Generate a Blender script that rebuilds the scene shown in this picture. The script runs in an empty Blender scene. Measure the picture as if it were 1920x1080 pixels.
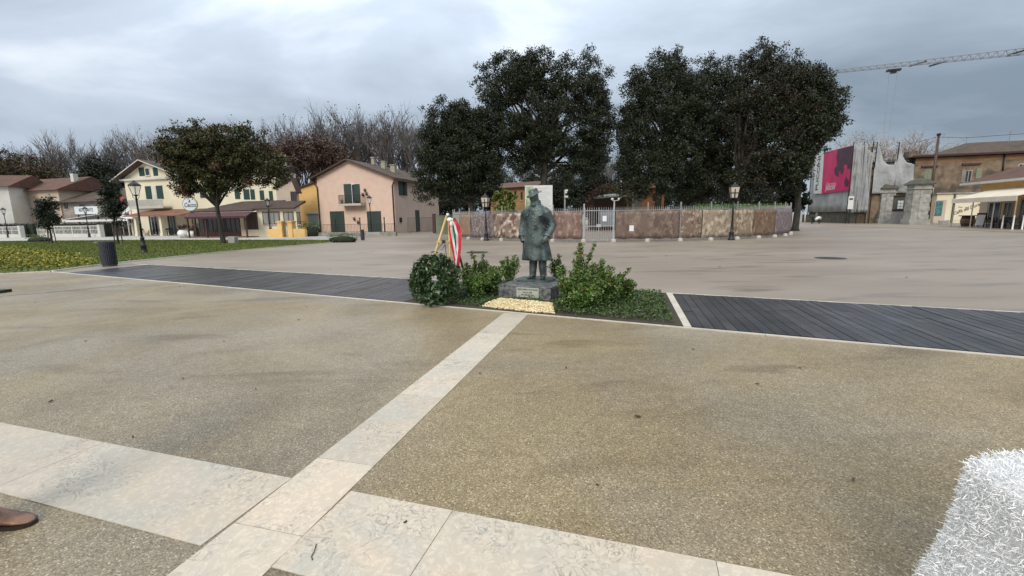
import bpy, bmesh, math, random
import numpy as np
from mathutils import Vector, Matrix
random.seed(7); rng = np.random.default_rng(7)
S = bpy.context.scene
COL = S.collection
# ------------------------------------------------------------------ camera
HC = 1.5; FPX = 818.0; TH = math.atan(131/818); RO = 0.0156
fw = Vector((0, math.cos(TH), -math.sin(TH))); r0 = Vector((1, 0, 0)); u0 = Vector((0, math.sin(TH), math.cos(TH)))
up = math.cos(RO)*u0 + math.sin(RO)*r0; rt = math.cos(RO)*r0 - math.sin(RO)*u0
cam = bpy.data.cameras.new("camera"); co = bpy.data.objects.new("camera", cam); COL.objects.link(co)
co.matrix_world = Matrix(((rt.x, up.x, -fw.x, 0), (rt.y, up.y, -fw.y, 0), (rt.z, up.z, -fw.z, HC), (0, 0, 0, 1)))
cam.sensor_width = 36; cam.lens = FPX/1920*36; cam.clip_start = 0.05; cam.clip_end = 4000
S.camera = co
S.render.resolution_x = 1024; S.render.resolution_y = 576
# ------------------------------------------------------------------ world, sun, exposure
SUN_EL = math.radians(36); SUN_ROT = math.radians(200)
W = bpy.data.worlds.new("World"); S.world = W; W.use_nodes = True
nt = W.node_tree; nt.nodes.clear()
def N(nt, t, **kw):
    n = nt.nodes.new(t)
    for k, v in kw.items():
        if k.startswith('i_'): n.inputs[k[2:].replace('_', ' ')].default_value = v
        else: setattr(n, k, v)
    return n
L = nt.links.new
sky = N(nt, 'ShaderNodeTexSky', sky_type='NISHITA', sun_disc=False, sun_elevation=SUN_EL, sun_rotation=SUN_ROT)
bg1 = N(nt, 'ShaderNodeBackground'); bg1.inputs[1].default_value = 0.09; L(sky.outputs[0], bg1.inputs[0])
tc = N(nt, 'ShaderNodeTexCoord'); sx = N(nt, 'ShaderNodeSeparateXYZ'); L(tc.outputs['Generated'], sx.inputs[0])
def math_(nt, op, a, b=None, c=None):
    n = nt.nodes.new('ShaderNodeMath'); n.operation = op
    for i, v in enumerate((a, b, c)):
        if v is None: continue
        if isinstance(v, (int, float)): n.inputs[i].default_value = v
        else: nt.links.new(v, n.inputs[i])
    return n.outputs[0]
zz = math_(nt, 'ADD', math_(nt, 'MAXIMUM', sx.outputs[2], 0.0), 0.24)
cb = N(nt, 'ShaderNodeCombineXYZ'); L(math_(nt, 'DIVIDE', sx.outputs[0], zz), cb.inputs[0]); L(math_(nt, 'DIVIDE', sx.outputs[1], zz), cb.inputs[1])
n1 = N(nt, 'ShaderNodeTexNoise', i_Scale=1.4, i_Detail=9.0, i_Roughness=0.52, i_Distortion=0.3)
mp = N(nt, 'ShaderNodeMapping'); mp.inputs['Location'].default_value = (4.1, 1.7, 1.0); mp.inputs['Rotation'].default_value = (0, 0, 0.5); mp.inputs['Scale'].default_value = (0.75, 1.1, 1)
L(cb.outputs[0], mp.inputs[0]); L(mp.outputs[0], n1.inputs[0])
n2 = N(nt, 'ShaderNodeTexNoise', i_Scale=0.33, i_Detail=3.0, i_Roughness=0.5); L(mp.outputs[0], n2.inputs[0])
# one brighter patch of thin cloud, up and a little left
vd = N(nt, 'ShaderNodeVectorMath', operation='DOT_PRODUCT'); L(tc.outputs['Generated'], vd.inputs[0]); vd.inputs[1].default_value = Vector((-0.16, 0.82, 0.52)).normalized()
patch = math_(nt, 'POWER', math_(nt, 'MAXIMUM', vd.outputs['Value'], 0.0), 9.0)
cl = math_(nt, 'ADD', math_(nt, 'ADD', math_(nt, 'MULTIPLY', n1.outputs[0], 0.72), math_(nt, 'MULTIPLY', n2.outputs[0], 0.34)), math_(nt, 'MULTIPLY', patch, 0.12))
rp = N(nt, 'ShaderNodeValToRGB'); L(cl, rp.inputs[0])
e = rp.color_ramp.elements; e[0].position = 0.38; e[0].color = (0.215, 0.27, 0.335, 1); e[1].position = 0.82; e[1].color = (0.84, 0.89, 0.95, 1)
m = rp.color_ramp.elements.new(0.56); m.color = (0.375, 0.44, 0.52, 1)
m = rp.color_ramp.elements.new(0.68); m.color = (0.50, 0.575, 0.675, 1)
wm = N(nt, 'ShaderNodeMix'); wm.data_type = 'RGBA'; wm.blend_type = 'MULTIPLY'   # the thick cloud overhead is less blue than the horizon
L(math_(nt, 'MINIMUM', math_(nt, 'MULTIPLY', math_(nt, 'SUBTRACT', sx.outputs[2], .38), 2.5), 1.0), wm.inputs[0]); wm.clamp_factor = True; L(rp.outputs[0], wm.inputs[6]); wm.inputs[7].default_value = (1.12, 1.0, .84, 1)
bg2 = N(nt, 'ShaderNodeBackground'); L(wm.outputs[2], bg2.inputs[0])
# an overcast sky is brighter overhead than at the horizon
zb = math_(nt, 'ADD', 0.94, math_(nt, 'MULTIPLY', math_(nt, 'POWER', math_(nt, 'MAXIMUM', sx.outputs[2], 0.0), 1.8), 3.0)); L(zb, bg2.inputs[1])
ms = N(nt, 'ShaderNodeMixShader'); ms.inputs[0].default_value = 0.93; L(bg1.outputs[0], ms.inputs[1]); L(bg2.outputs[0], ms.inputs[2])
wo = N(nt, 'ShaderNodeOutputWorld'); L(ms.outputs[0], wo.inputs[0])
sl = bpy.data.lights.new("sun", 'SUN'); sl.energy = 1.9; sl.angle = math.radians(26); sl.color = (1, 0.93, 0.83)
so = bpy.data.objects.new("sun", sl); COL.objects.link(so)
so.rotation_euler = (math.pi/2-SUN_EL, 0, math.radians(-22))
S.view_settings.view_transform = 'Standard'; S.view_settings.look = 'None'; S.view_settings.exposure = 0.12; S.view_settings.gamma = 1
# ------------------------------------------------------------------ measuring helpers
C0 = Vector((0, 0, HC))
def ray(px, py): return fw*FPX + rt*(px-960) - up*(py-540)
def P(px, py, z=0.0):
    d = ray(px, py); t = (z-HC)/d.z; return C0+d*t
def at(px, D, py=410):
    d = ray(px, py); return d.x/d.y*D
def zat(x, y, py):
    t = -(py-540)/FPX; v = up-fw*t; return HC - (x*v.x+y*v.y)/v.z
GA = math.radians(-15.0)
GX = Vector((math.cos(GA), math.sin(GA), 0)); GY = Vector((-math.sin(GA), math.cos(GA), 0))
# ------------------------------------------------------------------ object helpers
def tag(o, label=None, cat=None, group=None, kind=None):
    if label: o['label'] = label
    if cat: o['category'] = cat
    if group: o['group'] = group
    if kind: o['kind'] = kind
    return o
def empty(name, loc=(0, 0, 0), rz=0.0, label=None, cat=None, group=None, kind=None):
    o = bpy.data.objects.new(name, None); COL.objects.link(o); o.location = loc; o.rotation_euler = (0, 0, rz); o.empty_display_size = 0.2
    return tag(o, label, cat, group, kind)
def children(o): return [c for c in bpy.data.objects if c.parent == o]
def copy_tree(o, parent=None):
    kids = children(o); c = o.copy(); COL.objects.link(c); c.parent = parent
    for k in kids: copy_tree(k, c)
    return c
class MB:
    def __init__(s): s.v = []; s.f = []; s.m = []; s.k = 0
    def quad(s, *p):
        b = len(s.v); s.v += [tuple(q) for q in p]; s.f.append(tuple(range(b, b+len(p)))); s.m.append(s.k)
    def hexa(s, p):
        b = len(s.v); s.v += [tuple(q) for q in p]
        for f in ((0, 3, 2, 1), (4, 5, 6, 7), (0, 1, 5, 4), (1, 2, 6, 5), (2, 3, 7, 6), (3, 0, 4, 7)):
            s.f.append(tuple(b+i for i in f)); s.m.append(s.k)
    def box(s, x0, y0, z0, x1, y1, z1):
        x0, x1 = min(x0, x1), max(x0, x1); y0, y1 = min(y0, y1), max(y0, y1); z0, z1 = min(z0, z1), max(z0, z1)
        s.hexa([(x0, y0, z0), (x1, y0, z0), (x1, y1, z0), (x0, y1, z0), (x0, y0, z1), (x1, y0, z1), (x1, y1, z1), (x0, y1, z1)])
    def prism(s, pts, vec):
        n = len(pts); b = len(s.v); vec = Vector(vec)
        s.v += [tuple(p) for p in pts] + [tuple(Vector(p)+vec) for p in pts]
        s.f.append(tuple(range(b+n-1, b-1, -1))); s.m.append(s.k); s.f.append(tuple(range(b+n, b+2*n))); s.m.append(s.k)
        for i in range(n):
            j = (i+1) % n; s.f.append((b+i, b+j, b+n+j, b+n+i)); s.m.append(s.k)
    def bar(s, a, b_, w, h=None, upv=(0, 0, 1)):
        h = h or w; a = Vector(a); b_ = Vector(b_); d = (b_-a).normalized(); u = Vector(upv)
        if abs(d.dot(u)) > .98: u = Vector((0, 1, 0))
        sd = d.cross(u).normalized()*w/2; uu = sd.cross(d).normalized()*h/2
        s.hexa([a-sd-uu, a+sd-uu, b_+sd-uu, b_-sd-uu, a-sd+uu, a+sd+uu, b_+sd+uu, b_-sd+uu])
    def tube(s, pts, rad, n=8, cap=True, sq=None):
        pts = [Vector(p) for p in pts]; k = len(pts)
        if isinstance(rad, (int, float)): rad = [rad]*k
        b = len(s.v); ref = None
        for i, p in enumerate(pts):
            d = (pts[min(i+1, k-1)]-pts[max(i-1, 0)]).normalized()
            if ref is None:
                ref = Vector((0, 0, 1)) if abs(d.z) < .9 else Vector((1, 0, 0))
            a = d.cross(ref).normalized(); c = a.cross(d).normalized(); ref = c
            for j in range(n):
                t = 2*math.pi*j/n; s.v.append(tuple(p+(a*math.cos(t)+c*math.sin(t)*(sq or 1))*rad[i]))
        for i in range(k-1):
            for j in range(n):
                q = (j+1) % n; s.f.append((b+i*n+j, b+i*n+q, b+(i+1)*n+q, b+(i+1)*n+j)); s.m.append(s.k)
        if cap:
            s.f.append(tuple(b+j for j in range(n-1, -1, -1))); s.m.append(s.k)
            s.f.append(tuple(b+(k-1)*n+j for j in range(n))); s.m.append(s.k)
    def rings(s, R, cap=True):
        b = len(s.v); n = len(R[0])
        for r in R: s.v += [tuple(p) for p in r]
        for i in range(len(R)-1):
            for j in range(n):
                q = (j+1) % n; s.f.append((b+i*n+j, b+i*n+q, b+(i+1)*n+q, b+(i+1)*n+j)); s.m.append(s.k)
        if cap:
            s.f.append(tuple(b+j for j in range(n-1, -1, -1))); s.m.append(s.k)
            s.f.append(tuple(b+(len(R)-1)*n+j for j in range(n))); s.m.append(s.k)
    def lathe(s, prof, c=(0, 0, 0), n=12, ph=0.0):
        s.rings([[(c[0]+r*math.cos(2*math.pi*j/n+ph), c[1]+r*math.sin(2*math.pi*j/n+ph), c[2]+z) for j in range(n)] for r, z in prof])
    def ell(s, c, r, nu=14, nv=9, rot=None):
        R = []
        for i in range(nv+1):
            t = -math.pi/2+math.pi*(0.02+0.96*i/nv); ring = []
            for j in range(nu):
                a = 2*math.pi*j/nu; v = Vector((r[0]*math.cos(t)*math.cos(a), r[1]*math.cos(t)*math.sin(a), r[2]*math.sin(t)))
                if rot: v = rot@v
                ring.append(v+Vector(c))
            R.append(ring)
        s.rings(R)
    def build(s, name, mat, parent=None, smooth=False):
        me = bpy.data.meshes.new(name); me.from_pydata(s.v, [], s.f)
        mats = mat if isinstance(mat, (list, tuple)) else [mat]
        for m_ in mats: me.materials.append(m_)
        if len(mats) > 1: me.polygons.foreach_set('material_index', s.m)
        if smooth: me.polygons.foreach_set('use_smooth', [True]*len(s.f))
        me.update(); o = bpy.data.objects.new(name, me); COL.objects.link(o); o.parent = parent
        return o
def npmesh(name, V, nper, mat, parent=None, midx=None):
    V = np.asarray(V, dtype=np.float32).reshape(-1, 3); n = len(V); nf = n//nper
    me = bpy.data.meshes.new(name); me.vertices.add(n); me.vertices.foreach_set('co', V.ravel())
    me.loops.add(n); me.loops.foreach_set('vertex_index', np.arange(n, dtype=np.int32))
    me.polygons.add(nf); me.polygons.foreach_set('loop_start', np.arange(0, n, nper, dtype=np.int32))
    mats = mat if isinstance(mat, (list, tuple)) else [mat]
    for m_ in mats: me.materials.append(m_)
    if midx is not None: me.polygons.foreach_set('material_index', np.asarray(midx, dtype=np.int32))
    me.update(calc_edges=True); me.validate()
    o = bpy.data.objects.new(name, me); COL.objects.link(o); o.parent = parent
    return o
def smooth01(a): return a*a*(3-2*a)
# ------------------------------------------------------------------ materials
def pm(name, c1, c2=None, scale=3.0, rough=0.7, bump=0.0, bscale=None, detail=4.0, metal=0.0, island=0.0, stretch=(1, 1, 1),
       spec=0.5, lo=0.35, hi=0.65, c3=None, c3scale=0.5, c3lo=.5, c3hi=.7, rough2=None, dist=0.02):
    m = bpy.data.materials.new(name); m.use_nodes = True; t = m.node_tree; b = t.nodes['Principled BSDF']; l = t.links.new
    b.inputs['Metallic'].default_value = metal; b.inputs['Specular IOR Level'].default_value = spec; b.inputs['Roughness'].default_value = rough
    tc = t.nodes.new('ShaderNodeTexCoord'); mp = t.nodes.new('ShaderNodeMapping'); mp.inputs['Scale'].default_value = stretch; l(tc.outputs['Object'], mp.inputs[0])
    c2 = c2 or c1
    n = t.nodes.new('ShaderNodeTexNoise'); n.inputs['Scale'].default_value = scale; n.inputs['Detail'].default_value = detail; n.inputs['Roughness'].default_value = 0.6; l(mp.outputs[0], n.inputs[0])
    r = t.nodes.new('ShaderNodeValToRGB'); l(n.outputs[0], r.inputs[0]); e = r.color_ramp.elements
    e[0].position = lo; e[0].color = (*c1, 1); e[1].position = hi; e[1].color = (*c2, 1); out = r.outputs[0]
    if c3:
        n3 = t.nodes.new('ShaderNodeTexNoise'); n3.inputs['Scale'].default_value = c3scale; n3.inputs['Detail'].default_value = 5; l(mp.outputs[0], n3.inputs[0])
        r3 = t.nodes.new('ShaderNodeValToRGB'); l(n3.outputs[0], r3.inputs[0]); r3.color_ramp.elements[0].position = c3lo; r3.color_ramp.elements[1].position = c3hi
        mx = t.nodes.new('ShaderNodeMix'); mx.data_type = 'RGBA'; l(r3.outputs[0], mx.inputs[0]); l(out, mx.inputs[6]); mx.inputs[7].default_value = (*c3, 1); out = mx.outputs[2]
        if rough2 is not None:
            mr = t.nodes.new('ShaderNodeMix'); l(r3.outputs[0], mr.inputs[0]); mr.inputs[2].default_value = rough; mr.inputs[3].default_value = rough2; l(mr.outputs[0], b.inputs['Roughness'])
    if island:
        g = t.nodes.new('ShaderNodeNewGeometry'); hs = t.nodes.new('ShaderNodeHueSaturation')
        v = math_(t, 'ADD', math_(t, 'MULTIPLY', g.outputs['Random Per Island'], 2*island), 1-island); l(v, hs.inputs['Value']); l(out, hs.inputs['Color']); out = hs.outputs[0]
    l(out, b.inputs['Base Color'])
    if bump:
        nb = t.nodes.new('ShaderNodeTexNoise'); nb.inputs['Scale'].default_value = bscale or scale*4; nb.inputs['Detail'].default_value = 4; l(mp.outputs[0], nb.inputs[0])
        bp = t.nodes.new('ShaderNodeBump'); bp.inputs['Strength'].default_value = bump; bp.inputs['Distance'].default_value = dist; l(nb.outputs[0], bp.inputs['Height']); l(bp.outputs[0], b.inputs['Normal'])
    return m
def leafmat(name, ca, cb, cc, rough=0.5, spec=0.4):
    m = bpy.data.materials.new(name); m.use_nodes = True; t = m.node_tree; b = t.nodes['Principled BSDF']; l = t.links.new
    g = t.nodes.new('ShaderNodeNewGeometry'); r = t.nodes.new('ShaderNodeValToRGB'); l(g.outputs['Random Per Island'], r.inputs[0])
    e = r.color_ramp.elements; e[0].color = (*ca, 1); e[1].color = (*cc, 1); q = e.new(0.55); q.color = (*cb, 1)
    l(r.outputs[0], b.inputs['Base Color']); b.inputs['Roughness'].default_value = rough; b.inputs['Specular IOR Level'].default_value = spec
    return m
def tiles(name, c1, c2, c3, along='x'):
    m = pm(name, c1, c2, 2.5, 0.8, 0, c3=c3, c3scale=.7, island=0); t = m.node_tree; l = t.links.new; b = t.nodes['Principled BSDF']
    w = t.nodes.new('ShaderNodeTexWave'); w.bands_direction = 'X' if along == 'x' else 'Y'; w.inputs['Scale'].default_value = 1.3; w.inputs['Distortion'].default_value = .4; w.inputs['Detail'].default_value = 2
    tc = t.nodes.new('ShaderNodeTexCoord'); l(tc.outputs['Object'], w.inputs[0])
    bp = t.nodes.new('ShaderNodeBump'); bp.inputs['Strength'].default_value = .7; bp.inputs['Distance'].default_value = .06; l(w.outputs['Fac'], bp.inputs['Height']); l(bp.outputs[0], b.inputs['Normal'])
    return m
# exposed-aggregate concrete, wet in patches
def aggregate():
    m = bpy.data.materials.new('exposed_aggregate'); m.use_nodes = True; t = m.node_tree; b = t.nodes['Principled BSDF']; l = t.links.new
    tc = t.nodes.new('ShaderNodeTexCoord')
    v = t.nodes.new('ShaderNodeTexVoronoi'); v.inputs['Scale'].default_value = 145; l(tc.outputs['Object'], v.inputs[0])
    sp = t.nodes.new('ShaderNodeSeparateColor'); l(v.outputs['Color'], sp.inputs[0])
    r = t.nodes.new('ShaderNodeValToRGB'); l(sp.outputs[0], r.inputs[0]); e = r.color_ramp.elements
    e[0].color = (.150, .108, .054, 1); e[1].color = (.58, .49, .34, 1); q = e.new(.45); q.color = (.258, .196, .110, 1); q = e.new(.88); q.color = (.318, .250, .148, 1); q = e.new(.97); q.color = (.46, .38, .25, 1)
    def noise(s, d=4, st=(1, 1, 1), rotz=0., lo=.4, hi=.6, dist=0.):
        mp = t.nodes.new('ShaderNodeMapping'); mp.inputs['Scale'].default_value = st; mp.inputs['Rotation'].default_value = (0, 0, rotz); l(tc.outputs['Object'], mp.inputs[0])
        n = t.nodes.new('ShaderNodeTexNoise'); n.inputs['Scale'].default_value = s; n.inputs['Detail'].default_value = d; n.inputs['Distortion'].default_value = dist; l(mp.outputs[0], n.inputs[0])
        mr = t.nodes.new('ShaderNodeMapRange'); l(n.outputs[0], mr.inputs[0]); mr.inputs[1].default_value = lo; mr.inputs[2].default_value = hi; return mr.outputs[0]
    big = noise(.55, 5, lo=.36, hi=.64, dist=.6); strk = noise(1.1, 5, (.45, 1.5, 1), .25, .56, .68, .5); fine = noise(9, 4, lo=.3, hi=.7)
    dry = noise(.33, 4, (1, 1, 1), .6, .45, .62, .8)
    mx = t.nodes.new('ShaderNodeMix'); mx.data_type = 'RGBA'; mx.blend_type = 'MULTIPLY'; l(math_(t, 'MULTIPLY', strk, .62), mx.inputs[0]); l(r.outputs[0], mx.inputs[6]); mx.inputs[7].default_value = (.55, .47, .33, 1)
    hs = t.nodes.new('ShaderNodeHueSaturation'); l(mx.outputs[2], hs.inputs['Color'])
    l(math_(t, 'ADD', math_(t, 'ADD', .72, math_(t, 'MULTIPLY', big, .34)), math_(t, 'MULTIPLY', fine, .18)), hs.inputs['Value'])
    l(math_(t, 'SUBTRACT', 1.02, math_(t, 'MULTIPLY', dry, .30)), hs.inputs['Saturation']); l(hs.outputs[0], b.inputs['Base Color'])
    # ring left by a turning wheel
    rg = math_(t, 'SUBTRACT', .52, math_(t, 'MULTIPLY', big, .16)); l(math_(t, 'SUBTRACT', rg, math_(t, 'MULTIPLY', strk, .10)), b.inputs['Roughness'])
    bp = t.nodes.new('ShaderNodeBump'); bp.inputs['Strength'].default_value = .55; bp.inputs['Distance'].default_value = .004; l(v.outputs['Distance'], bp.inputs['Height']); bp.invert = True; l(bp.outputs[0], b.inputs['Normal'])
    return m
def marble():
    m = bpy.data.materials.new('veined_marble'); m.use_nodes = True; t = m.node_tree; b = t.nodes['Principled BSDF']; l = t.links.new
    tc = t.nodes.new('ShaderNodeTexCoord'); g = t.nodes.new('ShaderNodeNewGeometry')
    off = t.nodes.new('ShaderNodeVectorMath'); off.operation = 'ADD'; l(tc.outputs['Object'], off.inputs[0])
    cx = t.nodes.new('ShaderNodeCombineXYZ'); l(math_(t, 'MULTIPLY', g.outputs['Random Per Island'], 37.), cx.inputs[2]); l(cx.outputs[0], off.inputs[1])
    n = t.nodes.new('ShaderNodeTexNoise'); n.inputs['Scale'].default_value = 2.2; n.inputs['Detail'].default_value = 6; n.inputs['Distortion'].default_value = .8; l(off.outputs[0], n.inputs[0])
    r = t.nodes.new('ShaderNodeValToRGB'); l(n.outputs[0], r.inputs[0]); e = r.color_ramp.elements; e[0].position = .3; e[0].color = (.53, .495, .43, 1); e[1].position = .66; e[1].color = (.65, .54, .425, 1); q = e.new(.48); q.color = (.60, .525, .43, 1)
    nv = t.nodes.new('ShaderNodeTexNoise'); nv.inputs['Scale'].default_value = 11; nv.inputs['Detail'].default_value = 5; nv.inputs['Distortion'].default_value = 1.8; l(off.outputs[0], nv.inputs[0])
    vein = math_(t, 'ABSOLUTE', math_(t, 'SUBTRACT', nv.outputs[0], .5)); mr = t.nodes.new('ShaderNodeMapRange'); l(vein, mr.inputs[0]); mr.inputs[1].default_value = 0; mr.inputs[2].default_value = .034; mr.inputs[3].default_value = .85; mr.inputs[4].default_value = 0
    nk = t.nodes.new('ShaderNodeTexNoise'); nk.inputs['Scale'].default_value = 2.5; nk.inputs['Detail'].default_value = 3; l(off.outputs[0], nk.inputs[0])
    mk = t.nodes.new('ShaderNodeMapRange'); l(nk.outputs[0], mk.inputs[0]); mk.inputs[1].default_value = .42; mk.inputs[2].default_value = .62
    mx = t.nodes.new('ShaderNodeMix'); mx.data_type = 'RGBA'; l(math_(t, 'MULTIPLY', mr.outputs[0], mk.outputs[0]), mx.inputs[0]); l(r.outputs[0], mx.inputs[6]); mx.inputs[7].default_value = (.22, .22, .21, 1)
    vo = t.nodes.new('ShaderNodeTexVoronoi'); vo.inputs['Scale'].default_value = 24; vd_ = t.nodes.new('ShaderNodeVectorMath'); vd_.operation = 'MULTIPLY_ADD'; l(nv.outputs['Color'], vd_.inputs[0]); vd_.inputs[1].default_value = (.16, .16, .16); l(off.outputs[0], vd_.inputs[2]); l(vd_.outputs[0], vo.inputs[0]); mv = t.nodes.new('ShaderNodeMapRange'); l(vo.outputs['Distance'], mv.inputs[0]); mv.inputs[1].default_value = .1; mv.inputs[2].default_value = .6; mv.inputs[3].default_value = 1.08; mv.inputs[4].default_value = .89
    hs = t.nodes.new('ShaderNodeHueSaturation'); l(mx.outputs[2], hs.inputs['Color']); l(math_(t, 'MULTIPLY', mv.outputs[0], math_(t, 'ADD', .86, math_(t, 'MULTIPLY', g.outputs['Random Per Island'], .2))), hs.inputs['Value']); l(hs.outputs[0], b.inputs['Base Color'])
    b.inputs['Roughness'].default_value = .42
    bp = t.nodes.new('ShaderNodeBump'); bp.inputs['Strength'].default_value = .15; bp.inputs['Distance'].default_value = .004; l(nv.outputs[0], bp.inputs['Height']); l(bp.outputs[0], b.inputs['Normal'])
    return m
M = {}
M['agg'] = aggregate(); M['marble'] = marble()
M['asphalt'] = pm('pale_taupe_asphalt', (.235, .192, .155), (.325, .270, .222), 0.22, .50, .25, 14, 7, stretch=(.45, 1.5, 1), c3=(.175, .142, .114), c3scale=1.1, c3lo=.54, c3hi=.74, rough2=.34, dist=.012)
M['kerb'] = pm('pale_stone_edge', (.50, .46, .39), (.62, .57, .50), 4, .55, .2, island=.08)
M['plank'] = pm('wet_dark_decking', (.022, .022, .024), (.050, .048, .050), 2, .30, .35, 40, stretch=(1, 1, 1), island=.45, spec=.55)
M['lawn'] = pm('lawn_soil', (.065, .095, .018), (.115, .150, .030), 2.5, .9, .6, 40, c3=(.13, .13, .045), c3scale=.25)
M['path'] = pm('pale_paving', (.42, .40, .37), (.50, .48, .45), .8, .55, .1)
M['grass'] = leafmat('grass_blades', (.075, .11, .015), (.12, .155, .025), (.18, .19, .045), .6)
M['yhedge'] = leafmat('yellow_green_leaves', (.07, .11, .015), (.22, .21, .025), (.40, .33, .04), .55)
M['cover'] = leafmat('dark_ground_cover', (.020, .042, .010), (.050, .095, .020), (.10, .15, .045), .5)
M['soil'] = pm('soil', (.035, .028, .02), (.06, .045, .03), 8, .9, .6)
M['oak'] = leafmat('holm_oak_leaves', (.010, .013, .007), (.022, .030, .013), (.060, .070, .036), .5, .35)
M['oak2'] = leafmat('brownish_oak_leaves', (.012, .013, .007), (.026, .025, .013), (.065, .050, .032), .55, .3)
M['autumn'] = leafmat('autumn_leaves', (.018, .026, .007), (.040, .048, .013), (.10, .075, .025), .55)
M['autumnred'] = leafmat('autumn_red_leaves', (.050, .022, .012), (.10, .045, .022), (.20, .10, .06), .6)
M['rust'] = leafmat('dried_rust_leaves', (.045, .026, .020), (.085, .052, .040), (.15, .095, .075), .7)
M['pine'] = leafmat('dark_conifer', (.008, .013, .008), (.018, .026, .014), (.035, .045, .025), .6)
M['laurel'] = leafmat('laurel_leaves', (.012, .028, .008), (.030, .060, .018), (.085, .14, .055), .32, .5)
M['rose'] = leafmat('rose_leaves', (.035, .080, .014), (.085, .165, .030), (.18, .27, .065), .42)
M['rosetip'] = leafmat('reddish_young_leaves', (.06, .04, .018), (.12, .06, .035), (.10, .14, .04), .45)
M['petal'] = leafmat('red_petals', (.35, .02, .03), (.50, .04, .06), (.60, .12, .14), .5)
M['ivy'] = leafmat('ivy_leaves', (.10, .03, .015), (.10, .09, .02), (.16, .19, .03), .5)
M['yleaf'] = leafmat('pale_shrub_leaves', (.05, .075, .015), (.11, .14, .03), (.20, .22, .05), .5)
M['bark'] = pm('bark', (.022, .018, .014), (.05, .042, .034), 6, .9, .6, 20, stretch=(1, 1, .25))
M['twig'] = pm('bare_twigs', (.085, .077, .073), (.165, .150, .143), 1, .85)
M['palebark'] = pm('pale_bark', (.26, .23, .22), (.42, .38, .36), 1, .8)
M['bronze'] = pm('green_bronze', (.034, .054, .053), (.145, .185, .176), 9, .40, .6, 34, detail=9, metal=.30, c3=(.014, .021, .021), c3scale=4.6, c3lo=.48, c3hi=.66, dist=.018, lo=.3, hi=.7)
M['granite'] = pm('grey_marble_plinth', (.035, .037, .040), (.27, .275, .28), 13, .32, .2, detail=10, lo=.36, hi=.70)
M['plaque'] = pm('pale_plaque', (.36, .40, .35), (.46, .49, .43), 6, .35)
M['ink'] = pm('dark_lettering', (.06, .065, .06), rough=.6)
M['pebble'] = pm('yellow_pebbles', (.52, .40, .20), (.78, .66, .42), 12, .5, island=.45)
M['wood'] = pm('yellow_varnished_wood', (.50, .34, .13), (.66, .47, .21), 5, .4, .1, stretch=(1, 1, .2))
M['wood2'] = pm('brown_wood', (.13, .07, .04), (.20, .11, .06), 5, .5, .1)
M['red'] = pm('red_ribbon', (.50, .015, .035), (.62, .025, .05), 8, .45)
M['white'] = pm('white_ribbon', (.70, .70, .70), (.80, .80, .80), 8, .5)
M['green'] = pm('green_ribbon', (.015, .14, .06), (.02, .18, .08), 8, .45)
M['iron'] = pm('dark_iron', (.018, .019, .021), (.030, .031, .033), 6, .45, metal=.3)
M['bin'] = pm('dark_slatted_metal', (.020, .024, .032), (.045, .05, .06), 14, .5, .5, 18)
M['steel'] = pm('galvanised_steel', (.33, .33, .34), (.45, .45, .46), 6, .45, metal=.5)
M['dullsteel'] = pm('dull_galvanised_steel', (.27, .26, .25), (.36, .35, .34), 6, .55, metal=.3)
M['lglass'] = pm('lantern_glass', (.50, .44, .36), (.60, .52, .43), 3, .2)
M['dglass'] = pm('window_glass', (.015, .018, .022), (.04, .045, .05), 1.2, .12, spec=.8)
M['wglass'] = pm('curtained_glass', (.20, .20, .20), (.34, .34, .33), 2.0, .3, stretch=(6, 6, .4))
M['pinkpl'] = pm('pink_plaster', (.655, .465, .375), (.715, .535, .44), 1.6, .9, .2, 14, detail=9, c3=(.66, .52, .385), c3scale=.9)
M['pinkpl_shade'] = pm('shaded_pink_plaster', (.56, .44, .38), (.61, .49, .42), .9, .9, .1, 12)  # duller copy of the pink plaster, side shade put into the colour
M['yellowpl'] = pm('yellow_plaster', (.68, .43, .16), (.76, .51, .21), 1, .9, .1, 12)
M['creampl'] = pm('cream_plaster', (.68, .61, .45), (.75, .69, .53), .5, .9, .1, 12)
M['beigepl'] = pm('beige_plaster', (.46, .37, .29), (.54, .44, .35), .7, .9, .1, 12)
M['whitepl'] = pm('white_plaster', (.52, .51, .47), (.62, .61, .57), .7, .85, .1, 12)
M['greypl'] = pm('greyed_plaster', (.20, .18, .16), (.36, .32, .28), .8, .9, .1, 12)
M['ochrepl'] = pm('weathered_ochre_plaster', (.15, .108, .072), (.27, .20, .135), 1.3, .95, .4, 9, detail=11, c3=(.085, .068, .054), c3scale=.6, c3lo=.48, c3hi=.62)
M['orangepl'] = pm('orange_plaster', (.32, .13, .05), (.40, .17, .07), .8, .9)
M['amberpl'] = pm('amber_plaster', (.25, .150, .070), (.33, .205, .10), .8, .9)
M['dkgreen'] = pm('dark_green_paint', (.010, .040, .032), (.016, .055, .044), 5, .5, .4, 25, stretch=(.2, .2, 3))
M['dkgreen2'] = pm('grey_green_paint', (.028, .045, .038), (.045, .065, .055), 5, .5, .4, 25, stretch=(3, 3, .1))
M['palegreen'] = pm('faded_green_paint', (.16, .20, .13), (.24, .27, .17), 5, .6, .3, 25, stretch=(.2, .2, 3))
M['bluepaint'] = pm('grey_blue_paint', (.24, .29, .38), (.30, .35, .44), 4, .5)
M['brownpaint'] = pm('brown_paint', (.05, .025, .018), (.08, .04, .03), 4, .5)
M['tile'] = tiles('old_roof_tiles', (.065, .045, .032), (.115, .075, .052), (.045, .040, .032), 'y')
M['tilered'] = tiles('red_roof_tiles', (.105, .050, .036), (.155, .070, .048), (.07, .045, .037), 'y')
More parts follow.
